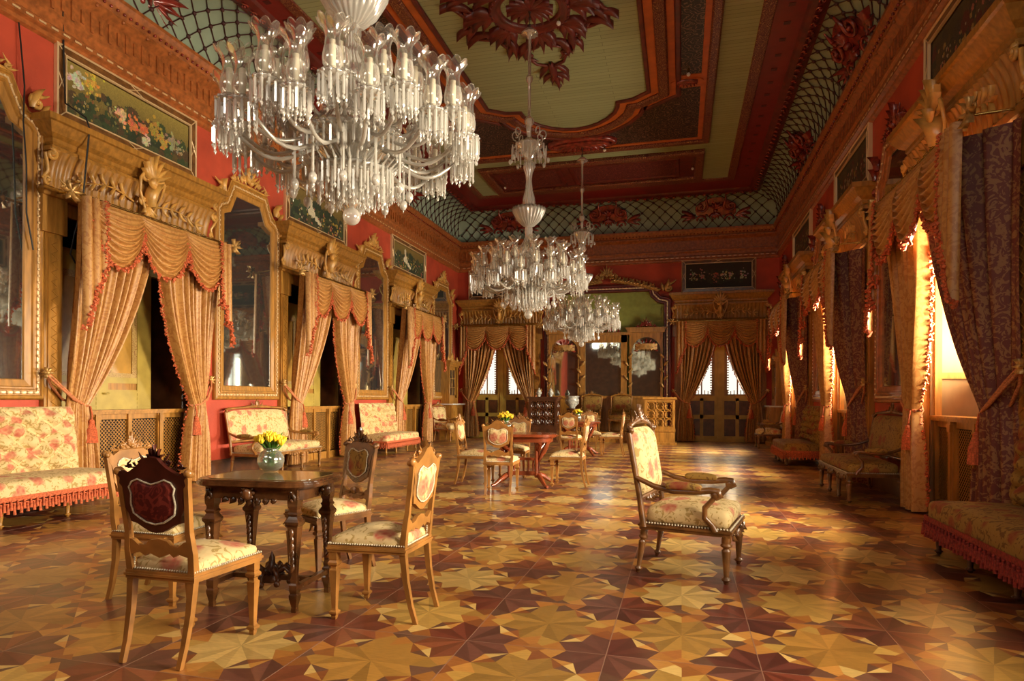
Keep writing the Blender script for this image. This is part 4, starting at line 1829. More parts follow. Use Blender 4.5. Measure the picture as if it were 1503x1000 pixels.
def m_fret():
    mb = MB()
    for y, rot_ in ((-.26, 0), (.26, 0)):
        for i in range(3):
            for j in range(3):
                cx_, cz_ = -.24 + .24 * i, .59 + .24 * j
                mb.tube([(cx_ + .10 * cos(2 * PI * k / 14), y, cz_ + .11 * sin(2 * PI * k / 14)) for k in range(15)], .016, 4, caps=False)
                for s in (-1, 1):
                    mb.tube([(cx_ + .12 * s, y, cz_ - .12), (cx_ + .05 * s, y, cz_), (cx_ + .12 * s, y, cz_ + .12)], .014, 4, caps=False)
        mb.box(-.38, .38, y - .01, y + .01, .47, .50)
    for x in (-.39, .39):
        for j in range(3):
            for i in (-1, 1):
                mb.tube([(x, .11 * i + .09 * cos(2 * PI * k / 12), .59 + .24 * j + .11 * sin(2 * PI * k / 12)) for k in range(13)], .014, 4, caps=False)
    return mb


t = thing('pedestal', 'light oak pedestal with openwork fret panels at the window end of the stage', 'pedestal', (-.58, 18.72, 0))
share('pedw', m_pedwood, 'body', 'wood', t)
share('fret', m_fret, 'fretwork', 'wood', t)
t = thing('pedestal', 'shadowed dark fretted pedestal at the end of the stage with two jars on it', 'pedestal', (-3.88, 18.62, 0))
o = m_pedwood().build('body', 'dark_wood', t)
o = m_fret().build('fretwork', 'dark_wood', t)
for x, y, z, lb in ((-4.05, 18.6, 1.321, 'small grey porcelain jar at the outer side on the dark pedestal'), (-3.70, 18.62, 1.321, 'small grey porcelain jar at the inner side on the dark pedestal'),
                    ):
    t = thing('porcelain_jar', lb, 'jar', (x, y, z), 0, 'jars on the dark pedestal')
    MB().lathe([(0, 0), (.05, 0), (.04, .02), (.08, .08), (.09, .12), (.05, .17), (.06, .19)], 14).build('body', 'pot', t)
    MB().lathe([(.06, .19), (.05, .21), (.02, .23), (.012, .25), (.0, .26)], 14).build('lid', 'pot', t)
# tall carved jardiniere on its stand next to the dark pedestal
t = thing('jardiniere', 'ornate grey jardiniere standing on the stage between dark pedestal and throne chair', 'planter', (-3.18, 19.3, .3))
MB().lathe([(0, 0), (.20, 0), (.20, .05), (.10, .10), (.06, .30), (.08, .55), (.17, .64), (.17, .68), (.0, .68)], 16).build('stand', 'dark_wood', t)
MB().lathe([(.0, .68), (.10, .68), (.09, .72), (.20, .82), (.22, .92), (.18, 1.0), (.23, 1.04), (.20, 1.05), (.14, 1.0)], 16).build('bowl', 'pot', t)


# ================================================================== SEATS
def cushion(mb, x0, x1, y0, y1, z0, z1, r=.03, dome=.03, n=10, shape=None):
    hx, hy, hz = (x1 - x0) / 2, (y1 - y0) / 2, (z1 - z0) / 2
    cx_, cy_, cz_ = (x0 + x1) / 2, (y0 + y1) / 2, (z0 + z1) / 2

    def put(p):
        q = [max(-(h - r), min(h - r, a)) for a, h in zip(p, (hx, hy, hz))]
        d = [a - b for a, b in zip(p, q)]
        l = math.sqrt(sum(a * a for a in d)) or 1
        o = [b + a / l * r for a, b in zip(d, q)]
        if p[2] > 0:
            o[2] += dome * (1 - (o[0] / hx) ** 2) * (1 - (o[1] / hy) ** 2)
        o = [cx_ + o[0], cy_ + o[1], cz_ + o[2]]
        return shape(o) if shape else tuple(o)
    for ax in range(3):
        for sg in (-1, 1):
            def f(u, v, ax=ax, sg=sg):
                h = (hx, hy, hz)
                a, b = [i for i in range(3) if i != ax]
                # denser near the edges
                e = lambda t: .5 - .5 * cos(PI * t) if t not in (0, 1) else t
                p = [0, 0, 0]
                p[ax] = sg * h[ax]
                p[a] = (2 * e(u) - 1) * h[a]
                p[b] = (2 * e(v) - 1) * h[b]
                return put(p)
            mb.grid(f, n, n)
    return mb


def lean(y0, z0, k):
    """tilt a back panel drawn in x-z so that it leans backwards"""
    return lambda v: (v[0], y0 + v[1] + (v[2] - z0) * k, v[2])


def turned_leg(mb, x, y, h, r=.026, sq=True, dy=0):
    n = 4 if sq else 10
    ph = .5 if sq else 0
    pr = [(0, .55), (.03, .75), (.06, .75), (.075, 1.15), (.09, 1.25), (.11, 1.25), (.13, .8), (.16, .68), (.45, .95), (.66, 1.2), (.70, 1.25), (.72, .85), (.75, .85), (.78, 1.5), (.81, 1.55), (.84, 1.1), (.86, 1.25), (1, 1.25)]
    mb.tube([(x, y + dy * (1 - t), h * t) for t, _ in pr], [r * k * (1.25 if sq else 1) for _, k in pr], n, phase=ph)


def caster(mb, x, y):
    mb.tube([(x - .008, y, .018), (x + .008, y, .018)], .018, 10)


def m_chair_legs(k):
    def f():
        mb = MB()
        s = -1 if k % 2 == 0 else 1
        if k < 2:
            turned_leg(mb, s * .195, -.205, .40, .021)
        else:
            mb.tube([(s * .16, .275, 0), (s * .163, .245, .10), (s * .168, .218, .24), (s * .172, .205, .38), (s * .175, .205, .44)], [.017, .018, .021, .025, .025], 4, phase=.5)
        return mb
    return f


def m_chair_rail():
    mb = MB()
    q = [(-.225, -.235), (.225, -.235), (.195, .225), (-.195, .225)]
    mb.prism(q, .385, .425, 'z')
    mb.prism(inset(q, -.006), .40, .412, 'z')
    for s in (-1, 1):
        mb.petal(s * .16, .385, -PI / 2 + s * .5, .05, .05, -.235, .3)
    mb.petal(0, .395, -PI / 2, .05, .10, -.235, .3)
    return mb


def seat_shape(o):
    t = (o[1] + .235) / .46
    return (o[0] * (1 - .13 * t), o[1], o[2])


def m_chair_seat():
    mb = MB()
    cushion(mb, -.217, .217, -.227, .20, .405, .475, .03, .045, 10, seat_shape)
    return mb


def m_chair_gimp():
    mb = MB()
    q = [(-.222, -.230), (.222, -.230), (.190, .215), (-.190, .215)]
    for i in range(4):
        a, b = Vector(q[i]), Vector(q[(i + 1) % 4])
        k = int((b - a).length / .014)
        for j in range(k):
            p = a + (b - a) * (j / k)
            mb.ball((p.x, p.y, .433), .0065, 4, 3)
    for s in (-1, 1):
        for z in range(5):
            mb.ball((s * .160, .207, .437 + z * .011), .006, 4, 3)
    return mb


BK = lean(.205, .43, .13)


def m_chair_stiles():
    mb = MB()
    for s in (-1, 1):
        mb.T = None
        pts = [(s * .175, .43), (s * .180, .52), (s * .172, .62), (s * .180, .74), (s * .186, .84), (s * .190, .885)]
        mb.T = BK
        mb.tube([(x, 0, z) for x, z in pts], [.025, .022, .019, .018, .018, .017], 4, phase=.5)
        mb.scroll(s * .196, .895, .016, PI / 2, s, .010, .0, .8, .3)
        mb.ball((s * .197, 0, .90), .022, 7, 5)
    # lower cross splat
    half = [(0, .585), (.05, .575), (.07, .555), (.11, .548), (.145, .575), (.172, .58), (.172, .50), (.145, .505), (.11, .515), (.08, .498), (.06, .515), (0, .492)]
    poly = [(x, z) for x, z in half] + [(-x, z) for x, z in half[-2:0:-1]]
    mb.prism(poly, -.012, .012)
    mb.T = None
    return mb


SH = [(0, .612), (.035, .618), (.07, .635), (.105, .655), (.14, .665), (.148, .70), (.165, .73), (.160, .78), (.172, .83), (.186, .845), (.180, .870), (.196, .888), (.172, .905), (.150, .890), (.120, .905), (.085, .925), (.055, .950), (.04, .968), (0, .975)]
MD = [(0, .655), (.05, .665), (.085, .685), (.115, .705), (.125, .75), (.118, .80), (.128, .83), (.110, .855), (.075, .868), (.04, .855), (0, .845)]


def sym(h):
    return h + [(-x, z) for x, z in h[-2:0:-1]]


def m_chair_splat():
    mb = MB()
    mb.T = BK
    mb.prism(sym(SH), -.014, .014)
    mb.T = None
    return mb


def m_chair_crest():
    mb = MB()
    mb.T = BK
    mb.crest(0, .915, .34, .115, -.012)
    mb.T = None
    return mb


def m_chair_rosette():
    mb = MB()
    mb.T = BK
    for s in (-1, 1):
        mb.petal(s * .05, .54, 0 if s > 0 else PI, .07, .03, -.012, .5)
        mb.petal(s * .02, .54, PI / 2 + s * .6, .04, .02, -.012, .5)
    mb.petal(0, .53, PI / 2, .05, .03, -.012, .5)
    mb.T = None
    return mb


def m_chair_pad():
    mb = MB()
    mb.T = BK
    p = sym(MD)
    c = (0, .765)
    for y0, sg in ((-.014, -1), (.014, 1)):
        for k0, k1, d0, d1 in ((1, .8, 0, .012), (.8, .4, .012, .018), (.4, 0, .018, .020)):
            vs, n = [], len(p)
            for k, d in ((k0, d0), (k1, d1)):
                vs += [(c[0] + (x - c[0]) * k, y0 + sg * d, c[1] + (z - c[1]) * k) for x, z in p]
            mb.add(vs, [(i, (i + 1) % n, n + (i + 1) % n, n + i) for i in range(n)], True)
    mb.T = None
    return mb


def m_chair_padgimp():
    mb = MB()
    mb.T = BK
    p = sym(MD)
    for y in (-.018, .018):
        mb.tube([(x, y, z) for x, z in p + p[:1]], .005, 5, caps=False)
    mb.T = None
    return mb


def side_chair(x, y, rz, label, group='side chairs round the tables', pad='floral', wood='walnut', splat=None):
    t = thing('side_chair', label, 'chair', (x, y, 0), rz, group)
    for k in range(4):
        share('chleg%d' % k + wood, m_chair_legs(k), 'leg', wood, t)
    share('chrail' + wood, m_chair_rail, 'seat_rail', wood, t)
    s = share('chseat', m_chair_seat, 'seat', 'floral', t)
    share('chgimp', m_chair_gimp, 'gimp_braid', 'gimp', s)
    share('chst' + wood, m_chair_stiles, 'back_frame', wood, t)
    sw = splat or wood
    b = share('chsp' + sw, m_chair_splat, 'backrest', sw, t)
    share('chcr' + sw, m_chair_crest, 'carved_crest', sw, b)
    share('chro' + wood, m_chair_rosette, 'carved_rosette', wood, t)
    share('chpad' + pad, m_chair_pad, 'back_pad', pad, b)
    share('chpg', m_chair_padgimp, 'gimp_braid', 'gimp', b)
    return t


# wide framed seats: armchair and settee share one design
def framed_seat(name, label, cat, loc, rz, W=.62, D=.58, backh=1.12, legs=2, wood='walnutd', fab='floral', group=None, cast=True, wide=False):
    t = thing(name, label, cat, loc, rz, group)
    hw = W / 2
    y0, y1 = -D / 2, D / 2
    SHH = .36
    # legs
    xs = [-hw + .03 + (W - .06) * k / (legs - 1) for k in range(legs)]
    for x in xs:
        mb = MB()
        turned_leg(mb, x, y0 + .03, SHH - .03, .026, False)
        o = mb.build('leg', wood, t)
        if cast:
            m2 = MB()
            caster(m2, x, y0 + .03)
            m2.build('caster', 'iron', o)
    for x in (xs[0], xs[-1]):
        mb = MB()
        turned_leg(mb, x * .9, y1 + .0, SHH - .03, .022, False, .05)
        mb.build('leg', wood, t)
    mb = MB()
    q = [(-hw, y0), (hw, y0), (hw * .92, y1 + .03), (-hw * .92, y1 + .03)]
    mb.prism(q, SHH - .04, SHH + .005, 'z')
    mb.prism(inset(q, -.01), SHH - .015, SHH + .0, 'z')
    n = max(1, int(W / .5))
    for k in range(n):
        xc = -hw + W * (k + .5) / n
        for s in (-1, 1):
            for q_ in range(3):
                mb.petal(xc + s * q_ * .05, SHH - .03, -PI / 2 + s * (.4 + .4 * q_), .06, .05, y0 - .002, .3)
    for s in (-1, 1):
        mb.petal(s * (hw - .07), SHH - .03, -PI / 2 - s * .6, .06, .05, y0 - .002, .3)
    mb.build('seat_rail', wood, t)
    mb = MB()
    cushion(mb, -hw + .012, hw - .012, y0 + .01, y1 - .01, SHH, SHH + .125, .05, .045, 14, lambda o: (o[0] * (1 - .08 * (o[1] - y0) / D), o[1], o[2]))
    mb.build('seat', fab, t)
    mb = MB()
    q = [(-hw + .004, y0 + .002), (hw - .004, y0 + .002), (hw * .925, y1), (-hw * .925, y1)]
    for i in range(4):
        a, b = Vector(q[i]), Vector(q[(i + 1) % 4])
        k = int((b - a).length / .02)
        for j in range(k):
            p = a + (b - a) * (j / k)
            mb.ball((p.x, p.y, SHH + .012), .008, 4, 3)
    mb.build('gimp_braid', 'gimp', t)
    # back
    bk = lean(y1 + .0, SHH, .17)
    bw = hw * .92
    zt = backh
    mb = MB()
    mb.T = bk
    for s in (-1, 1):
        mb.tube([(s * bw, 0, SHH - .02), (s * (bw - .012), 0, SHH + .2), (s * (bw - .0), 0, zt - .25), (s * (bw + .004), 0, zt - .10)], [.026, .022, .022, .024], 6)
        mb.scroll(s * (bw + .0), zt - .085, .026, PI / 2, s, .014, 0, .9, .5)
        mb.tube([(s * (bw + .0), 0, zt - .10), (s * (bw - .05), 0, zt - .05), (s * bw * .55, 0, zt - .035), (0, 0, zt - .01)], [.02, .02, .02, .024], 6)
    mb.tube([(-bw, 0, SHH + .18), (bw, 0, SHH + .18)], .018, 6)
    for s in (-1, 1):
        for q_ in range(3):
            mb.petal(s * q_ * .06, SHH + .18, -PI / 2 + s * .4 * q_, .05, .05, 0, .3)
    mb.build('back_frame', wood, t)
    mb = MB()
    mb.T = bk
    mb.crest(0, zt - .045, min(.62, bw * 1.5), .15, -.005)
    mb.build('carved_crest', wood, t)
    mb = MB()
    mb.T = bk
    b0, b1 = SHH + .20, zt - .05

    def pad(u, v, sg):
        x = (2 * u - 1) * (bw - .02)
        e = min(1, 6 * min(u, 1 - u)) ** .5 * min(1, 6 * min(v, 1 - v)) ** .5
        top = b1 - .02 - .045 * min(1, abs(2 * u - 1) ** 6)
        return (x, sg * (.01 + .05 * e * (1 if sg < 0 else .3)), b0 + (top - b0) * v)
    mb.grid(lambda u, v: pad(u, v, -1), 20, 16)
    mb.grid(lambda u, v: pad(u, v, 1), 20, 16)
    mb.build('backrest', fab, t)
    # arms
    for s in (-1, 1):
        a0 = bk((s * bw, 0, SHH + .33))
        mb = MB()
        X = s * (hw - .01)
        mb.tube([a0, (s * (bw + .01), y1 - .08, SHH + .275), (X, y1 - .22, SHH + .25), (X, y0 + .24, SHH + .255), (X, y0 + .14, SHH + .27), (X, y0 + .085, SHH + .265), (X, y0 + .07, SHH + .235), (X, y0 + .10, SHH + .215)],
                [.018, .020, .022, .022, .024, .026, .024, .016], 8)
        mb.ball((X, y0 + .10, SHH + .24), .034, 10, 6, (.75, 1, 1))
        mb.tube([(X, y0 + .10, SHH + .23), (X, y0 + .17, SHH + .15), (X, y0 + .17, SHH + .08), (X, y0 + .12, SHH + .03), (X, y0 + .10, SHH - .01)], [.018, .020, .020, .022, .028], 8)
        o = mb.build('arm', wood, t)
        mb = MB()
        cushion(mb, X - .033, X + .033, y0 + .19, y1 - .16, SHH + .262, SHH + .305, .02, .015, 8)
        mb.build('arm_pad', 'florald', o)
    return t


def tufted_sofa(label, loc, rz, L=1.8, fab='floral', fr='fringe', group='tufted fringed sofas', lw='wood', big=0):
    t = thing('tufted_sofa', label, 'sofa', loc, rz, group)
    h = L / 2
    y0, y1 = -.36 - .08 * big, .30
    for x in (-h + .10, -h * .33, h * .33, h - .10):
        mb = MB()
        turned_leg(mb, x, y0 + .06, .24, .026, False)
        mb.build('leg', lw, t)
    for x in (-h + .10, h - .10):
        mb = MB()
        mb.tube([(x, y1 + .02, 0), (x, y1 - .03, .24)], [.02, .028], 6)
        mb.build('leg', lw, t)
    mb = MB()
    cushion(mb, -h, h, y0, y1, .22, .43, .055, .035, 16)
    mb.build('seat', fab, t)
    mb = MB()
    nd = max(3, int(L / .27))
    Hb = .74

    def back(u, v):
        # diamond tufting
        a = u * nd
        b = v * 3
        d1 = abs(sin(PI * (a + b) / 1))
        d2 = abs(sin(PI * (a - b) / 1))
        bul = (d1 * d2) ** .5
        edge = min(1, 8 * min(u, 1 - u)) ** .5 * min(1, 8 * min(v, 1 - v)) ** .5
        x = -h + .02 + (L - .04) * u
        z = .40 + Hb * v
        return (x, y1 - .06 - (.12 * bul + .01) * edge + .09 * v, z)
    mb.grid(back, nd * 12, 44)
    mb.grid(lambda u, v: (h - .02 - (L - .04) * u, y1 - .055 + .09 * v + .05 * min(1, 8 * min(v, 1 - v, u, 1 - u)), .40 + Hb * v), 12, 12)
    mb.build('backrest', fab, t)
    mb = MB()
    for i in range(1, nd * 2):
        for j in range(1, 6):
            if (i + j) % 2 == 0:
                u, v = i / (2 * nd), j / 6
                p = back(u, v)
                mb.ball((p[0], p[1] - .004, p[2]), .016, 6, 4)
    mb.build('buttons', fab, t)
    # fringe: braid heading + tassels on three sides
    path = [(-h - .012, y1), (-h - .012, y0 - .012), (h + .012, y0 - .012), (h + .012, y1)]
    mb = MB()
    mt = MB()
    rr = random.Random(2)
    for i in range(3):
        a, b = Vector(path[i]), Vector(path[i + 1])
        dn = (b - a).normalized()
        nn = Vector((dn.y, -dn.x))
        Ls = (b - a).length
        mb.add([(a.x, a.y, .24), (b.x, b.y, .24), (b.x, b.y, .30), (a.x, a.y, .30)], [(0, 1, 2, 3)])
        mb.add([(a.x, a.y, .17), (b.x, b.y, .17), (b.x, b.y, .25), (a.x, a.y, .25)], [(0, 1, 2, 3)])
        k = int(Ls / .032)
        for j in range(k):
            p = a + dn * ((j + .5) * Ls / k) + nn * .012
            z0 = .25 if j % 2 else .22
            hh = .085 + rr.uniform(-.01, .01)
            mt.ball((p.x, p.y, z0), .013, 5, 3)
            mt.tube([(p.x, p.y, z0), (p.x + rr.uniform(-.005, .005), p.y, z0 - hh * .5), (p.x, p.y, z0 - hh)], [.007, .013, .016], 5)
    mb.build('fringe_heading', fr, t)
    mt.build('fringe_tassels', fr, t)
    return t


# -- around the nearest table
side_chair(-2.38, 2.76, PI, 'walnut chair with its shade-coloured dark red back toward the camera at the front table', pad='shaded_pad', splat='shaded_back')  # splat and pad coloured dark in place of real shade
side_chair(-3.16, 3.42, PI / 2 + .06, 'walnut chair partly hidden behind the front chair with the shade-coloured back')
side_chair(-1.69, 3.49, -PI / 2, 'side-on walnut chair whose sunlit back faces the windows, at the front table')
side_chair(-2.48, 4.24, -.50, 'dark walnut chair beyond the front table, back medallion facing the camera', wood='walnutd', pad='florald', splat='walnutx')
# -- middle table
side_chair(-2.92, 9.08, PI / 2, 'walnut chair at the middle table with its back to the sunlit door wall', 'side chairs at the middle table')
side_chair(-2.33, 8.33, PI + .12, 'walnut chair at the middle table with its back to the camera', 'side chairs at the middle table')
side_chair(-1.58, 9.30, -PI / 2, 'walnut chair at the middle table seen side-on, back to the windows', 'side chairs at the middle table')
side_chair(-2.60, 10.15, 0, 'walnut chair half hidden behind the middle table, facing the camera', 'side chairs at the middle table')
# -- distant table
side_chair(-2.30, 13.75, PI, 'small distant walnut chair at the third table, back to the camera', 'side chairs at the distant table')
side_chair(-2.08, 15.35, .3, 'small distant walnut chair behind the third table, mostly hidden', 'side chairs at the distant table')
side_chair(-1.50, 14.55, -PI / 2, 'small distant walnut chair seen side-on at the third table, back to the windows', 'side chairs at the distant table')

framed_seat('armchair', 'carved armchair on casters in cream rose brocade, alone on the open parquet', 'armchair', (.10, 4.97, 0), math.radians(78), .68, .60, 1.11)
framed_seat('settee', 'wooden-armed settee in cream rose brocade below the second mirror of the sunlit wall', 'settee', (XL + .52, 9.65, 0), PI / 2, 1.75, .60, 1.12, 4, 'walnut', group='wooden-armed settees')
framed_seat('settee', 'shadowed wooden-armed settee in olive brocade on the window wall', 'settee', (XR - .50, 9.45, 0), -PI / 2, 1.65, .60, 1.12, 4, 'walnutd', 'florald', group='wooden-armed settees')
framed_seat('armchair', 'distant wooden armchair beside the cabinet in the sunlit far corner', 'armchair', (XL + .55, 17.95, 0), PI / 2 - .3, .66, .6, 1.08, cast=False, wood='walnut')
framed_seat('armchair', 'distant pale armchair beside the cabinet in the shaded far corner', 'armchair', (XR - .55, 18.02, 0), -PI / 2, .66, .6, 1.08, cast=False)
for x, lb in ((-2.66, 'throne-like gilt armchair on the stage, the one nearer the dark pedestal'), (-1.76, 'throne-like gilt armchair on the stage, the one nearer the light oak pedestal')):
    framed_seat('throne_armchair', lb, 'armchair', (x, 19.45, .3), 0, .66, .56, 1.12, fab='florald', wood='wood', cast=False, group='pair of stage armchairs')
tufted_sofa('cream rose tufted sofa cut by the picture edge under the first sunlit-wall mirror', (XL + .56, 5.03, 0), PI / 2, 2.1, big=1)
tufted_sofa('cream rose tufted sofa on the sunlit wall beyond the wooden-armed settee', (XL + .50, 14.05, 0), PI / 2, 1.85)
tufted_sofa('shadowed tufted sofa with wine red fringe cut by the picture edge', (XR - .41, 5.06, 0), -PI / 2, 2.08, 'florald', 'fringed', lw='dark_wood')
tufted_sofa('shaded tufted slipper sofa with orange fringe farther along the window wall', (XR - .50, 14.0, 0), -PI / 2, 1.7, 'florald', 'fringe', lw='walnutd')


# ================================================================== TABLES
def stadium(a, b, r, n=10):
    """long rounded top outline"""
    pts = []
    for cx_, cy_, q in ((a - r, b - r, 0), (-(a - r), b - r, 1), (-(a - r), -(b - r), 2), (a - r, -(b - r), 3)):
        for k in range(n + 1):
            t = q * PI / 2 + PI / 2 * k / n
            pts.append((cx_ + r * cos(t), cy_ + r * sin(t)))
    return pts


t = thing('side_table', 'dark carved walnut table with glazed top and four columned legs', 'table', (-2.46, 3.52, 0), .06)
o_ = stadium(.40, .29, .17)
mb = MB()
for z0, z1, d in ((.725, .735, .02), (.735, .750, .0), (.750, .760, .006), (.760, .768, .02)):
    mb.prism(inset(o_, d), z0, z1, 'z')
mb.build('tabletop', 'walnutx', t)
MB().prism(inset(o_, .065), .766, .771, 'z').build('glazed_inset', 'leather', t)
MB().add([v for v in []], [])
mb = MB()
a_, b_ = .30, .225
mb.prism(stadium(.33, .235, .10), .655, .728, 'z')
mb.prism(stadium(.34, .245, .10), .715, .728, 'z')
for s in (-1, 1):
    for q in range(-3, 4):
        mb.petal(q * .05, .665, -PI / 2 + q * .15, .05 - abs(q) * .006, .045, -.236, .3)
mb.build('apron', 'walnutx', t)
for x, y in ((0, -.26), (0, .26), (-.36, 0), (.36, 0)):      # carved heads on the apron
    mb = MB()
    mb.ball((x, y, .690), .034, 10, 8, (.85, .85, 1.15))
    for k in range(8):
        a = k * PI / 4
        mb.ball((x + .03 * cos(a) * (1 if x == 0 else .3), y + .03 * cos(a) * (1 if y == 0 else .3), .695 + .034 * sin(a)), .012, 5, 4)
    mb.build('carved_mask', 'walnutx', t)
for sx_ in (-1, 1):
    for sy_ in (-1, 1):
        mb = MB()
        pr = [(0, .022), (.02, .022), (.03, .020), (.06, .028), (.08, .034), (.10, .036), (.11, .028), (.13, .034), (.16, .034), (.17, .024), (.19, .028), (.21, .020), (.30, .026), (.42, .036), (.50, .044), (.515, .058), (.53, .060), (.545, .046), (.56, .036), (.575, .046), (.585, .036), (.60, .034), (.62, .044), (.66, .046), (.68, .040), (.73, .040)]
        mb.tube([(sx_ * .27, sy_ * .20, z) for z, r_ in pr], [r_ for z, r_ in pr], 4, phase=.5)
        for k in range(6):
            mb.petal(sx_ * .27, .49 - k * .04, -PI / 2, .05, .030, sy_ * .20 - .036 + k * .003, .4)
            mb.petal(sx_ * .27 + (.02 if k % 2 else -.02), .655, PI / 2 + (.4 if k % 2 else -.4), .06, .025, sy_ * .20 - .034, .4)
        mb.ball((sx_ * .27, sy_ * .20 - .038, .655), .014, 6, 4)
        mb.build('leg', 'walnutx', t)
mb = MB()
for s in (-1, 1):
    mb.box(s * .27 - .016, s * .27 + .016, -.20, .20, .125, .155)
mb.box(-.27, .27, -.016, .016, .125, .155)
mb.build('stretcher', 'walnutx', t)
mb = MB()
mb.lathe([(0, .10), (.05, .11), (.06, .13), (.03, .16), (.045, .19), (.02, .22), (.018, .26), (.008, .28), (0, .30)], 12, flute=.12, nf=6)
for k in range(8):
    a = k * PI / 4
    mb.tube([(.03 * cos(a), .03 * sin(a), .16), (.09 * cos(a), .09 * sin(a), .20), (.13 * cos(a), .13 * sin(a), .16), (.11 * cos(a), .11 * sin(a), .11)], [.014, .018, .014, .006], 5)
    mb.ball((.12 * cos(a), .12 * sin(a), .12), .022, 6, 4)
mb.build('carved_finial', 'dark_wood', t)


def pedestal_table(loc, rz, label):
    t = thing('pedestal_table', label, 'table', loc, rz, 'oval pedestal tables')
    o_ = stadium(.50, .34, .30)
    mb = MB()
    for z0, z1, d in ((.70, .715, .03), (.715, .735, .0), (.735, .75, .01)):
        mb.prism(inset(o_, d), z0, z1, 'z')
    mb.prism(stadium(.42, .27, .22), .635, .70, 'z')
    mb.build('tabletop', 'redwood', t)
    mb = MB()
    for s in (-1, 1):
        mb.tube([(s * .20, 0, .12), (s * .20, 0, .25), (s * .20, 0, .45), (s * .20, 0, .64)], [.045, .03, .04, .05], 8)
        for q in (-1, 1):
            mb.tube([(s * .20, 0, .50), (s * .24, q * .12, .55), (s * .28, q * .22, .63)], [.03, .035, .03], 6)
            mb.tube([(s * .22, q * .03, .34), (s * .30, q * .06, .50), (s * .36, q * .08, .64)], [.02, .03, .025], 6)
            mb.tube([(s * .20, q * .09, .12), (s * .20, q * .09, .38), (s * .20, q * .09, .56)], [.02, .026, .02], 8)
    mb.box(-.22, .22, -.03, .03, .14, .20)
    for k in range(5):
        mb.tube([(-.14 + .07 * k, 0, .20), (-.14 + .07 * k, 0, .28), (-.14 + .07 * k, 0, .36)], [.012, .02, .012], 6)
    mb.box(-.22, .22, -.025, .025, .36, .40)
    mb.build('trestle', 'redwood', t)
    for sx_ in (-1, 1):
        for sy_ in (-1, 1):
            mb = MB()
            mb.tube([(sx_ * .20, 0, .16), (sx_ * .26, sy_ * .12, .13), (sx_ * .32, sy_ * .22, .07), (sx_ * .37, sy_ * .29, .022), (sx_ * .40, sy_ * .32, .02)], [.04, .04, .032, .022, .02], 6)
            mb.build('foot', 'redwood', t)
    return t


pedestal_table((-2.22, 9.18, 0), .05, 'red mahogany pedestal table on splayed feet in the middle group')
pedestal_table((-2.26, 14.6, 0), 0, 'small distant pedestal table of the third group near the stage')


def vase(loc, s_, label, bl, g1, g2, seed):
    t = thing('glass_vase', label, 'vase', loc, 0, g1)
    t.scale = (s_, s_, s_)
    mb = MB()
    mb.lathe([(0, .004), (.04, .004), (.075, .03), (.088, .07), (.085, .10), (.065, .135), (.045, .15), (.055, .165)], 24)
    mb.lathe([(.052, .165), (.042, .15), (.062, .135), (.081, .10), (.084, .07), (.071, .033), (0, .010)], 24)
    mb.build('bowl', 'vase', t)
    MB().lathe([(0, .012), (.068, .034), (.078, .07), (.070, .098), (0, .098)], 20).build('water', 'vase', t)
    b = thing('flower_bouquet', bl, 'flowers', (loc[0], loc[1], loc[2] + .012 * s_), .0, g2)
    b.scale = (s_, s_, s_)
    rr = random.Random(seed)
    st_, le, fl_ = MB(), MB(), MB()
    for k in range(16):
        a = k * 2.4
        r_ = .02 + .062 * math.sqrt(k / 16)
        top = (r_ * cos(a) * 1.25, r_ * sin(a) * 1.1, .245 - r_ * .75 + rr.uniform(-.01, .015))
        st_.tube([(-.03 * cos(a), -.03 * sin(a), .01), (.01 * cos(a), .01 * sin(a), .12), top], .003, 4)
        for q in range(6):
            w_ = q * PI / 3 + k
            ox, oy = .010 * cos(w_), .010 * sin(w_)
            fl_.tube([(top[0] + ox * .4, top[1] + oy * .4, top[2] - .006), (top[0] + ox * 1.5, top[1] + oy * 1.5, top[2] + .014), (top[0] + ox * (1.0 + .8 * (k % 3)), top[1] + oy * (1.0 + .8 * (k % 3)), top[2] + .036)], [.005, .0115, .003], 5)
    for k in range(22):
        a = k * 1.9 + .5
        z0 = .06 + .07 * rr.random()
        R1 = .055 + .05 * rr.random()
        le.tube([(.01 * cos(a), .01 * sin(a), .02), (.02 * cos(a), .02 * sin(a), z0 + .04), (R1 * .7 * cos(a), R1 * .7 * sin(a), z0 + .10), (R1 * cos(a), R1 * sin(a), z0 + .10 + rr.uniform(-.03, .04))], [.004, .011, .010, .002], 4, flat=.3)
    st_.build('stems', 'leaf', b)
    le.build('leaves', 'leaf', b)
    fl_.build('blossoms', 'petal', b)


vase((-2.57, 3.66, .772), .95, 'round glass vase standing on the dark glazed-top table', 'bunch of yellow tulips in the vase on the glazed-top table', 'round glass vases', 'yellow bouquets', 1)
vase((-2.52, 9.25, .752), 1.1, 'round glass vase standing on the middle mahogany table', 'yellow bunch of flowers in the vase on the middle table', 'round glass vases', 'yellow bouquets', 2)
vase((-2.28, 14.6, .752), 1.0, 'tiny distant glass vase on the third table', 'tiny distant yellow-green bouquet on the third table', 'round glass vases', 'yellow bouquets', 3)


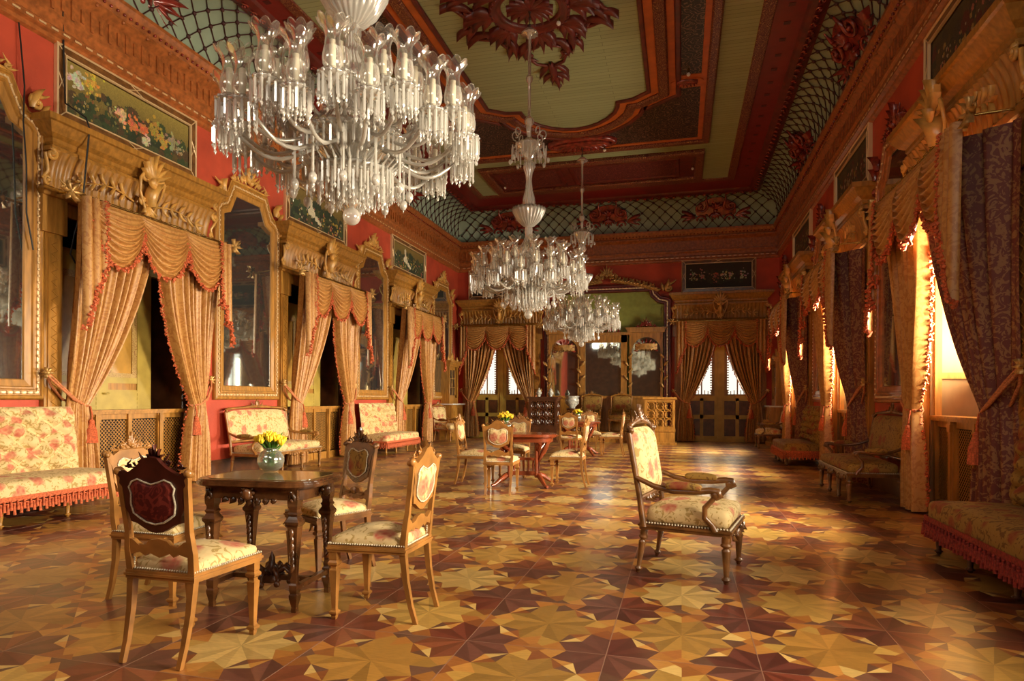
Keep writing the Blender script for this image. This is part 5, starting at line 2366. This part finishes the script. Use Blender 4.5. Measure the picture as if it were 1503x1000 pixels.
# ================================================================== CORNER CABINETS
def cabinet(loc, rz, label):
    t = thing('display_cabinet', label, 'cabinet', loc, rz, 'corner display cabinets')
    mb = MB()
    mb.box(-.50, .50, -.40, 0, .10, 1.06)
    mb.box(-.53, .53, -.43, 0, 0, .10)
    for x0, x1 in ((-.44, -.04), (.04, .44)):
        mb.box(x0, x1, -.42, -.40, .20, .96)
        mb.box(x0 + .06, x1 - .06, -.435, -.42, .28, .88)
    mb.box(-.40, .40, -.28, 0, 1.10, 1.28)
    for x in (-.37, .37):
        mb.lathe([(.02, 1.28), (.035, 1.34), (.02, 1.40), (.028, 1.9), (.02, 2.16), (.035, 2.22)], 8, x, -.25)
        mb.box(x - .03, x + .03, -.28, 0, 1.28, 2.24)
    for x in (-.28, .22):
        mb.box(x, x + .06, -.24, -.20, 1.28, 2.24)
    mb.box(-.28, .28, -.24, -.20, 1.28, 1.36)
    mb.box(-.28, .28, -.24, -.20, 2.14, 2.24)
    mb.box(-.35, .35, -.03, 0, 1.28, 2.24)
    for d, z in ((.0, 2.24), (.04, 2.30), (.08, 2.36)):
        mb.box(-.42 - d, .42 + d, -.30 - d, 0, z, z + .06)
    mb.build('body', 'wood', t)
    mb = MB()
    mb.box(-.58, .58, -.46, 0, 1.06, 1.10)
    mb.build('marble_shelf', 'white', t)
    mb = MB()
    mb.crest(0, 2.40, .7, .26, -.2)
    for s in (-1, 1):
        mb.lathe([(.03, 2.42), (.045, 2.47), (.02, 2.52), (.0, 2.58)], 8, s * .40, -.24)
        for k in range(3):
            mb.petal(s * .24, .50 + .0 * k, PI / 2 + (k - 1) * .5, .22, .07, -.436, .4)
    mb.build('carving', 'woodh', t)
    d = MB().box(-.22, .22, -.225, -.215, 1.36, 2.14).build('glass_door', 'mirror', t)
    mb = MB()
    mb.box(-.008, .008, -.235, -.22, 1.36, 2.14)
    for z in (1.6, 1.88):
        mb.box(-.22, .22, -.235, -.22, z - .006, z + .006)
    mb.build('glazing_bar', 'woodh', d)


cabinet((XL + .02, 19.02, 0), PI / 2, 'honey oak display cabinet with white marble shelf in the sunlit far corner')
cabinet((XR - .02, 19.0, 0), -PI / 2, 'shaded display cabinet with white marble shelf in the window-side far corner')


# ================================================================== CHANDELIERS
def prism_drop(mb, x, y, z, L, r=.011, tip=True):
    mb.tube([(x, y, z), (x, y, z - L * .06), (x, y, z - L * .72), (x, y, z - L * .80)], [r * .5, r, r, r * .3], 4, phase=R.random() * 4)
    if tip:
        mb.tube([(x, y, z - L * .79), (x, y, z - L * .88), (x, y, z - L)], [r * .3, r * 1.25, .001], 5)


def prism_ring(mb, cx_, cy_, r, z, L, n, pr=.010, rr=None):
    for k in range(n):
        a = 2 * PI * k / n
        prism_drop(mb, cx_ + r * cos(a), cy_ + r * sin(a), z, L * (1 if k % 2 else .82), pr)
        mb.ball((cx_ + r * cos(a), cy_ + r * sin(a), z + .012), .013, 5, 3)


def m_arm(r0, r1, z0, zc, dip):
    def f():
        mb = MB()
        pts = []
        for k in range(13):
            t = k / 12
            x = r0 + (r1 - r0) * (t if t < .85 else .85 + (t - .85) * 1.0)
            z = z0 * (1 - t) + zc * t - dip * sin(PI * min(1, t * 1.08)) ** 1.2 + (.04 * sin(2 * PI * t))
            pts.append((x, 0, z))
        pts[-1] = (r1, 0, zc - .02)
        mb.tube(pts, .013, 8)
        # twist ridges
        for q in range(3):
            mb.tube([(p[0], p[1] + .011 * cos(q * 2.1 + i * .5), p[2] + .011 * sin(q * 2.1 + i * .5)) for i, p in enumerate(pts)], .004, 4, caps=False)
        # drip pan and cup
        mb.lathe([(.01, zc - .05), (.02, zc - .03), (.055, zc - .012), (.085, zc + .008), (.088, zc + .016), (.05, zc + .0), (.02, zc + .005), (.026, zc + .05), (.032, zc + .055)], 16, r1, 0, .05, 8)
        return mb
    return f


def m_shade(r1, zc, part):
    def f():
        mb = MB()
        if part == 'belly':
            pr = [(.026, .045), (.044, .062), (.056, .09), (.060, .13), (.057, .16), (.050, .20)]
            mb.lathe([(r, zc + z * .84) for r, z in pr], 16, r1, 0)
        else:
            prof = [(.050, .20), (.044, .24), (.042, .28), (.046, .31), (.058, .345), (.082, .372)]

            def g(u, v):
                a = u * 2 * PI
                i = v * 5
                k = min(4, int(i))
                t = i - k
                r = prof[k][0] * (1 - t) + prof[k + 1][0] * t
                z = prof[k][1] * (1 - t) + prof[k + 1][1] * t
                sc_ = abs(cos(a * 4))
                w_ = max(0, v - .6) / .4
                z += .034 * sc_ * w_
                r += .014 * sc_ * w_
                return (r1 + r * cos(a), r * sin(a), zc + z * .84)
            mb.grid(g, 48, 7, closeu=True)
            # bright rim
            mb.tube([g(k / 48, 1) for k in range(49)], .0035, 4, caps=False)
        return mb
    return f


def m_candle(r1, zc):
    return lambda: MB().lathe([(0, zc + .02), (.019, zc + .02), (.019, zc + .215), (.0, zc + .215)], 10, r1, 0)


def m_pend(r1, zc):
    def f():
        mb = MB()
        prism_ring(mb, r1, 0, .080, zc + .0, .175, 12, .0095)
        prism_ring(mb, r1, 0, .045, zc - .03, .13, 6, .009)
        return mb
    return f


def lathe_part(pr, name, mat, t, n=24, fl=0, nf=12):
    return MB().lathe(pr, n, 0, 0, fl, nf).build(name, mat, t)


def chandelier(loc, label):
    t = thing('chandelier', label, 'chandelier', loc, .1, 'three crystal chandeliers on the room axis')
    mb = MB()
    mb.tube([(0, 0, CZ - .03), (0, 0, 6.86)], .006, 5)
    for k in range(6):
        z = CZ - .06 - k * .055
        mb.tube([(.018 * cos(a) * (k % 2), .018 * cos(a) * (1 - k % 2), z + .032 * sin(a)) for a in [2 * PI * i / 8 for i in range(9)]], .005, 4, caps=False)
    mb.build('chain', 'iron', t)
    lathe_part([(0, 6.88), (.05, 6.87), (.12, 6.80), (.125, 6.78), (.06, 6.79), (.03, 6.72), (.022, 6.70)], 'ceiling_cup', 'crystalb', t, 24, .08, 12)
    lathe_part([(.024, 6.72), (.022, 6.17), (.045, 6.15), (.055, 6.11), (.04, 6.06), (.022, 6.04), (.022, 5.55), (.05, 5.52), (.075, 5.47), (.05, 5.40), (.03, 5.38), (.03, 5.20)], 'stem', 'crystalb', t, 12, .06, 6)
    # crown tier
    mb = MB()
    mb.lathe([(.03, 5.22), (.10, 5.16), (.19, 5.13), (.22, 5.10), (.19, 5.06), (.12, 4.98), (.06, 4.90), (.04, 4.86)], 24, 0, 0, .05, 12)
    for k in range(8):
        a = k * PI / 4
        pts = []
        for q in range(12):
            th_ = -PI / 2 + q * .62
            rr_ = .085 - .005 * q
            pts.append((.20 + rr_ * .9 * cos(th_) * .9, .0, 5.26 + rr_ * sin(th_)))
        mb.tube([(p[0] * cos(a), p[0] * sin(a), p[2]) for p in pts], .010, 5)
        mb.tube([((.10 + .03 * q) * cos(a + .2), (.10 + .03 * q) * sin(a + .2), 5.10 + .05 * sin(q)) for q in range(6)], .008, 4)
    mb.build('crown', 'crystal', t)
    mb = MB()
    prism_ring(mb, 0, 0, .26, 5.06, .22, 14, .013)
    prism_ring(mb, 0, 0, .17, 5.00, .16, 12, .011)
    for k in range(8):
        a = k * PI / 4
        mb.ball((.29 * cos(a), .29 * sin(a), 4.86), .026, 6, 5, (1, 1, 1.6))
    mb.build('crown_pendants', 'crystalb', t)
    lathe_part([(.04, 4.88), (.075, 4.84), (.085, 4.76), (.05, 4.66), (.04, 4.55), (.055, 4.42), (.085, 4.30), (.095, 4.20), (.08, 4.12), (.04, 4.06), (.03, 4.0)], 'baluster', 'crystal', t, 60, .07, 12)
    # flared dish
    lathe_part([(.03, 3.86), (.09, 3.88), (.17, 3.96), (.235, 4.08), (.25, 4.14), (.225, 4.09), (.16, 3.98), (.03, 3.90)], 'flared_bowl', 'crystal', t, 120, .05, 24)
    lathe_part([(.04, 3.90), (.06, 3.82), (.05, 3.74), (.07, 3.66), (.12, 3.58), (.165, 3.50), (.175, 3.44), (.15, 3.42)], 'bell', 'crystal', t, 90, .05, 18)
    mb = MB()
    for k in range(28):
        a = 2 * PI * k / 28
        for q in range(15):
            mb.ball((.16 * cos(a), .16 * sin(a), 3.42 - q * .026), .0105, 5, 3)
    mb.build('bead_curtain', 'crystalb', t)
    lathe_part([(.06, 3.44), (.055, 3.20), (.10, 3.14), (.14, 3.08), (.16, 3.02), (.14, 2.96), (.10, 2.92)], 'hub', 'crystal', t, 24, .05, 12)
    # lower cut-glass bowl
    lathe_part([(.10, 3.12), (.20, 3.20), (.29, 3.16), (.36, 3.08), (.37, 3.06), (.34, 3.05), (.26, 3.00), (.14, 2.92), (.04, 2.86)], 'cut_glass_bowl', 'crystal', t, 144, .035, 36)
    mb = MB()
    for k in range(36):     # star of radiating spikes
        a = 2 * PI * k / 36
        mb.tube([(.05 * cos(a), .05 * sin(a), 2.80), (.26 * cos(a), .26 * sin(a), 2.83), (.34 * cos(a), .34 * sin(a), 2.90)], [.012, .013, .003], 4)
    mb.lathe([(.05, 2.86), (.16, 2.80), (.26, 2.82), (.28, 2.84), (.2, 2.80), (.05, 2.76)], 36, 0, 0, .05, 18)
    mb.build('spiked_dish', 'crystal', t)
    mb = MB()
    prism_ring(mb, 0, 0, .35, 3.04, .17, 44, .010)
    prism_ring(mb, 0, 0, .28, 2.84, .20, 36, .010)
    prism_ring(mb, 0, 0, .22, 2.80, .20, 28, .010)
    prism_ring(mb, 0, 0, .14, 2.76, .18, 20, .010)
    for k in range(12):
        a = 2 * PI * (k + .5) / 12
        prism_drop(mb, .40 * cos(a), .40 * sin(a), 3.02, .40, .009)
        mb.ball((.40 * cos(a), .40 * sin(a), 2.68), .030, 6, 5, (1, 1, 1.3))
    mb.build('bowl_pendants', 'crystalb', t)
    mb = MB()
    mb.lathe([(.04, 2.84), (.06, 2.76), (.10, 2.70), (.06, 2.63), (.03, 2.60), (.02, 2.58)], 16, 0, 0, .06, 8)
    mb.ball((0, 0, 2.53), .062, 12, 8)
    for k in range(12):
        a = 2 * PI * k / 12
        prism_drop(mb, .09 * cos(a), .09 * sin(a), 2.78, .20)
    mb.build('finial_ball', 'crystal', t)
    # arms in two tiers
    NB, NA = 24, 12
    for tier, n, r0, r1, z0, zc, dip, off in (('o', NB, .12, .81, 3.04, 3.06, .15, 0), ('i', NA, .10, .52, 3.16, 3.26, .10, .5)):
        for k in range(n):
            a = 2 * PI * (k + off) / n
            zk = 0 if tier == 'i' else (.05 if k % 2 else -.03)
            key = '%s' % tier
            o = share('arm' + key, m_arm(r0, r1, z0, zc, dip), 'arm', 'crystal', t)
            o.rotation_euler = (0, 0, a)
            o.location = (0, 0, zk)
            share('sbel' + key, m_shade(r1, zc, 'belly'), 'etched_shade_belly', 'frost', o)
            share('shad' + key, m_shade(r1, zc, 'top'), 'glass_shade', 'shade', o)
            share('cand' + key, m_candle(r1, zc), 'candle', 'candle', o)
            share('pend' + key, m_pend(r1, zc), 'pendants', 'crystalb', o)
    return t


chandelier((CX, 4.12, 0), 'huge crystal chandelier at the front, its top cut by the picture edge')
chandelier((CX, 9.56, 0), 'middle crystal chandelier hanging from the large carved ceiling rosette')
chandelier((CX, 14.95, 0), 'smallest-looking crystal chandelier, hanging in front of the stage')

# ================================================================== SMALL THINGS
def cable(pts, y, r, label):
    o = MB().tube(pts, r, 5).build('hanging_cable', 'iron')
    o.location = (XL, y, 0)
    o.rotation_euler = (0, 0, PI / 2)
    o['label'] = label
    o['category'] = 'cable'


cable([(0, -.03, 6.3), (0.0, -.06, 5.4), (-.01, -.10, 4.72), (.05, -.34, 4.55), (.10, -.34, 4.44), (.09, -.30, 4.0), (.08, -.26, 3.5), (.10, -.12, 3.2), (.05, -.12, 2.95), (.12, -.12, 2.85)], 6.06, .011,
      'thin black cable hanging beside the first curtained bay')
cable([(0.30, -.03, 5.4), (.32, -.09, 4.7), (.30, -.10, 4.3), (.33, -.11, 3.8), (.34, -.10, 3.3), (.42, -.10, 2.9)], 5.25, .009,
      'thin black cable running down the corner of the first sunlit-wall mirror')
for k, (x, y, z, lb) in enumerate(((-1.86, 9.85, 7.09, 'small round bulb on the rim of the middle ceiling rosette'), (.10, 12.05, 7.13, 'small bulb by the shell on the window-side ceiling panel'), (-4.75, 17.3, 7.13, 'small bulb at the door-side end of the far ceiling panel'),
                                   (.25, 17.0, 7.13, 'small bulb at the window-side end of the far ceiling panel'), (-1.75, 15.05, 7.06, 'small bulb beside the fan shell above the distant chandelier'))):
    t = thing('ceiling_bulb', lb, 'bulb', (x, y, z), 0, 'small ceiling bulbs')
    MB().ball((0, 0, -.03), .035, 10, 8).build('globe', 'bulb', t)
    MB().lathe([(.022, -.005), (.022, .13)], 8).build('socket', 'brass', t)
bpy.context.view_layer.update()
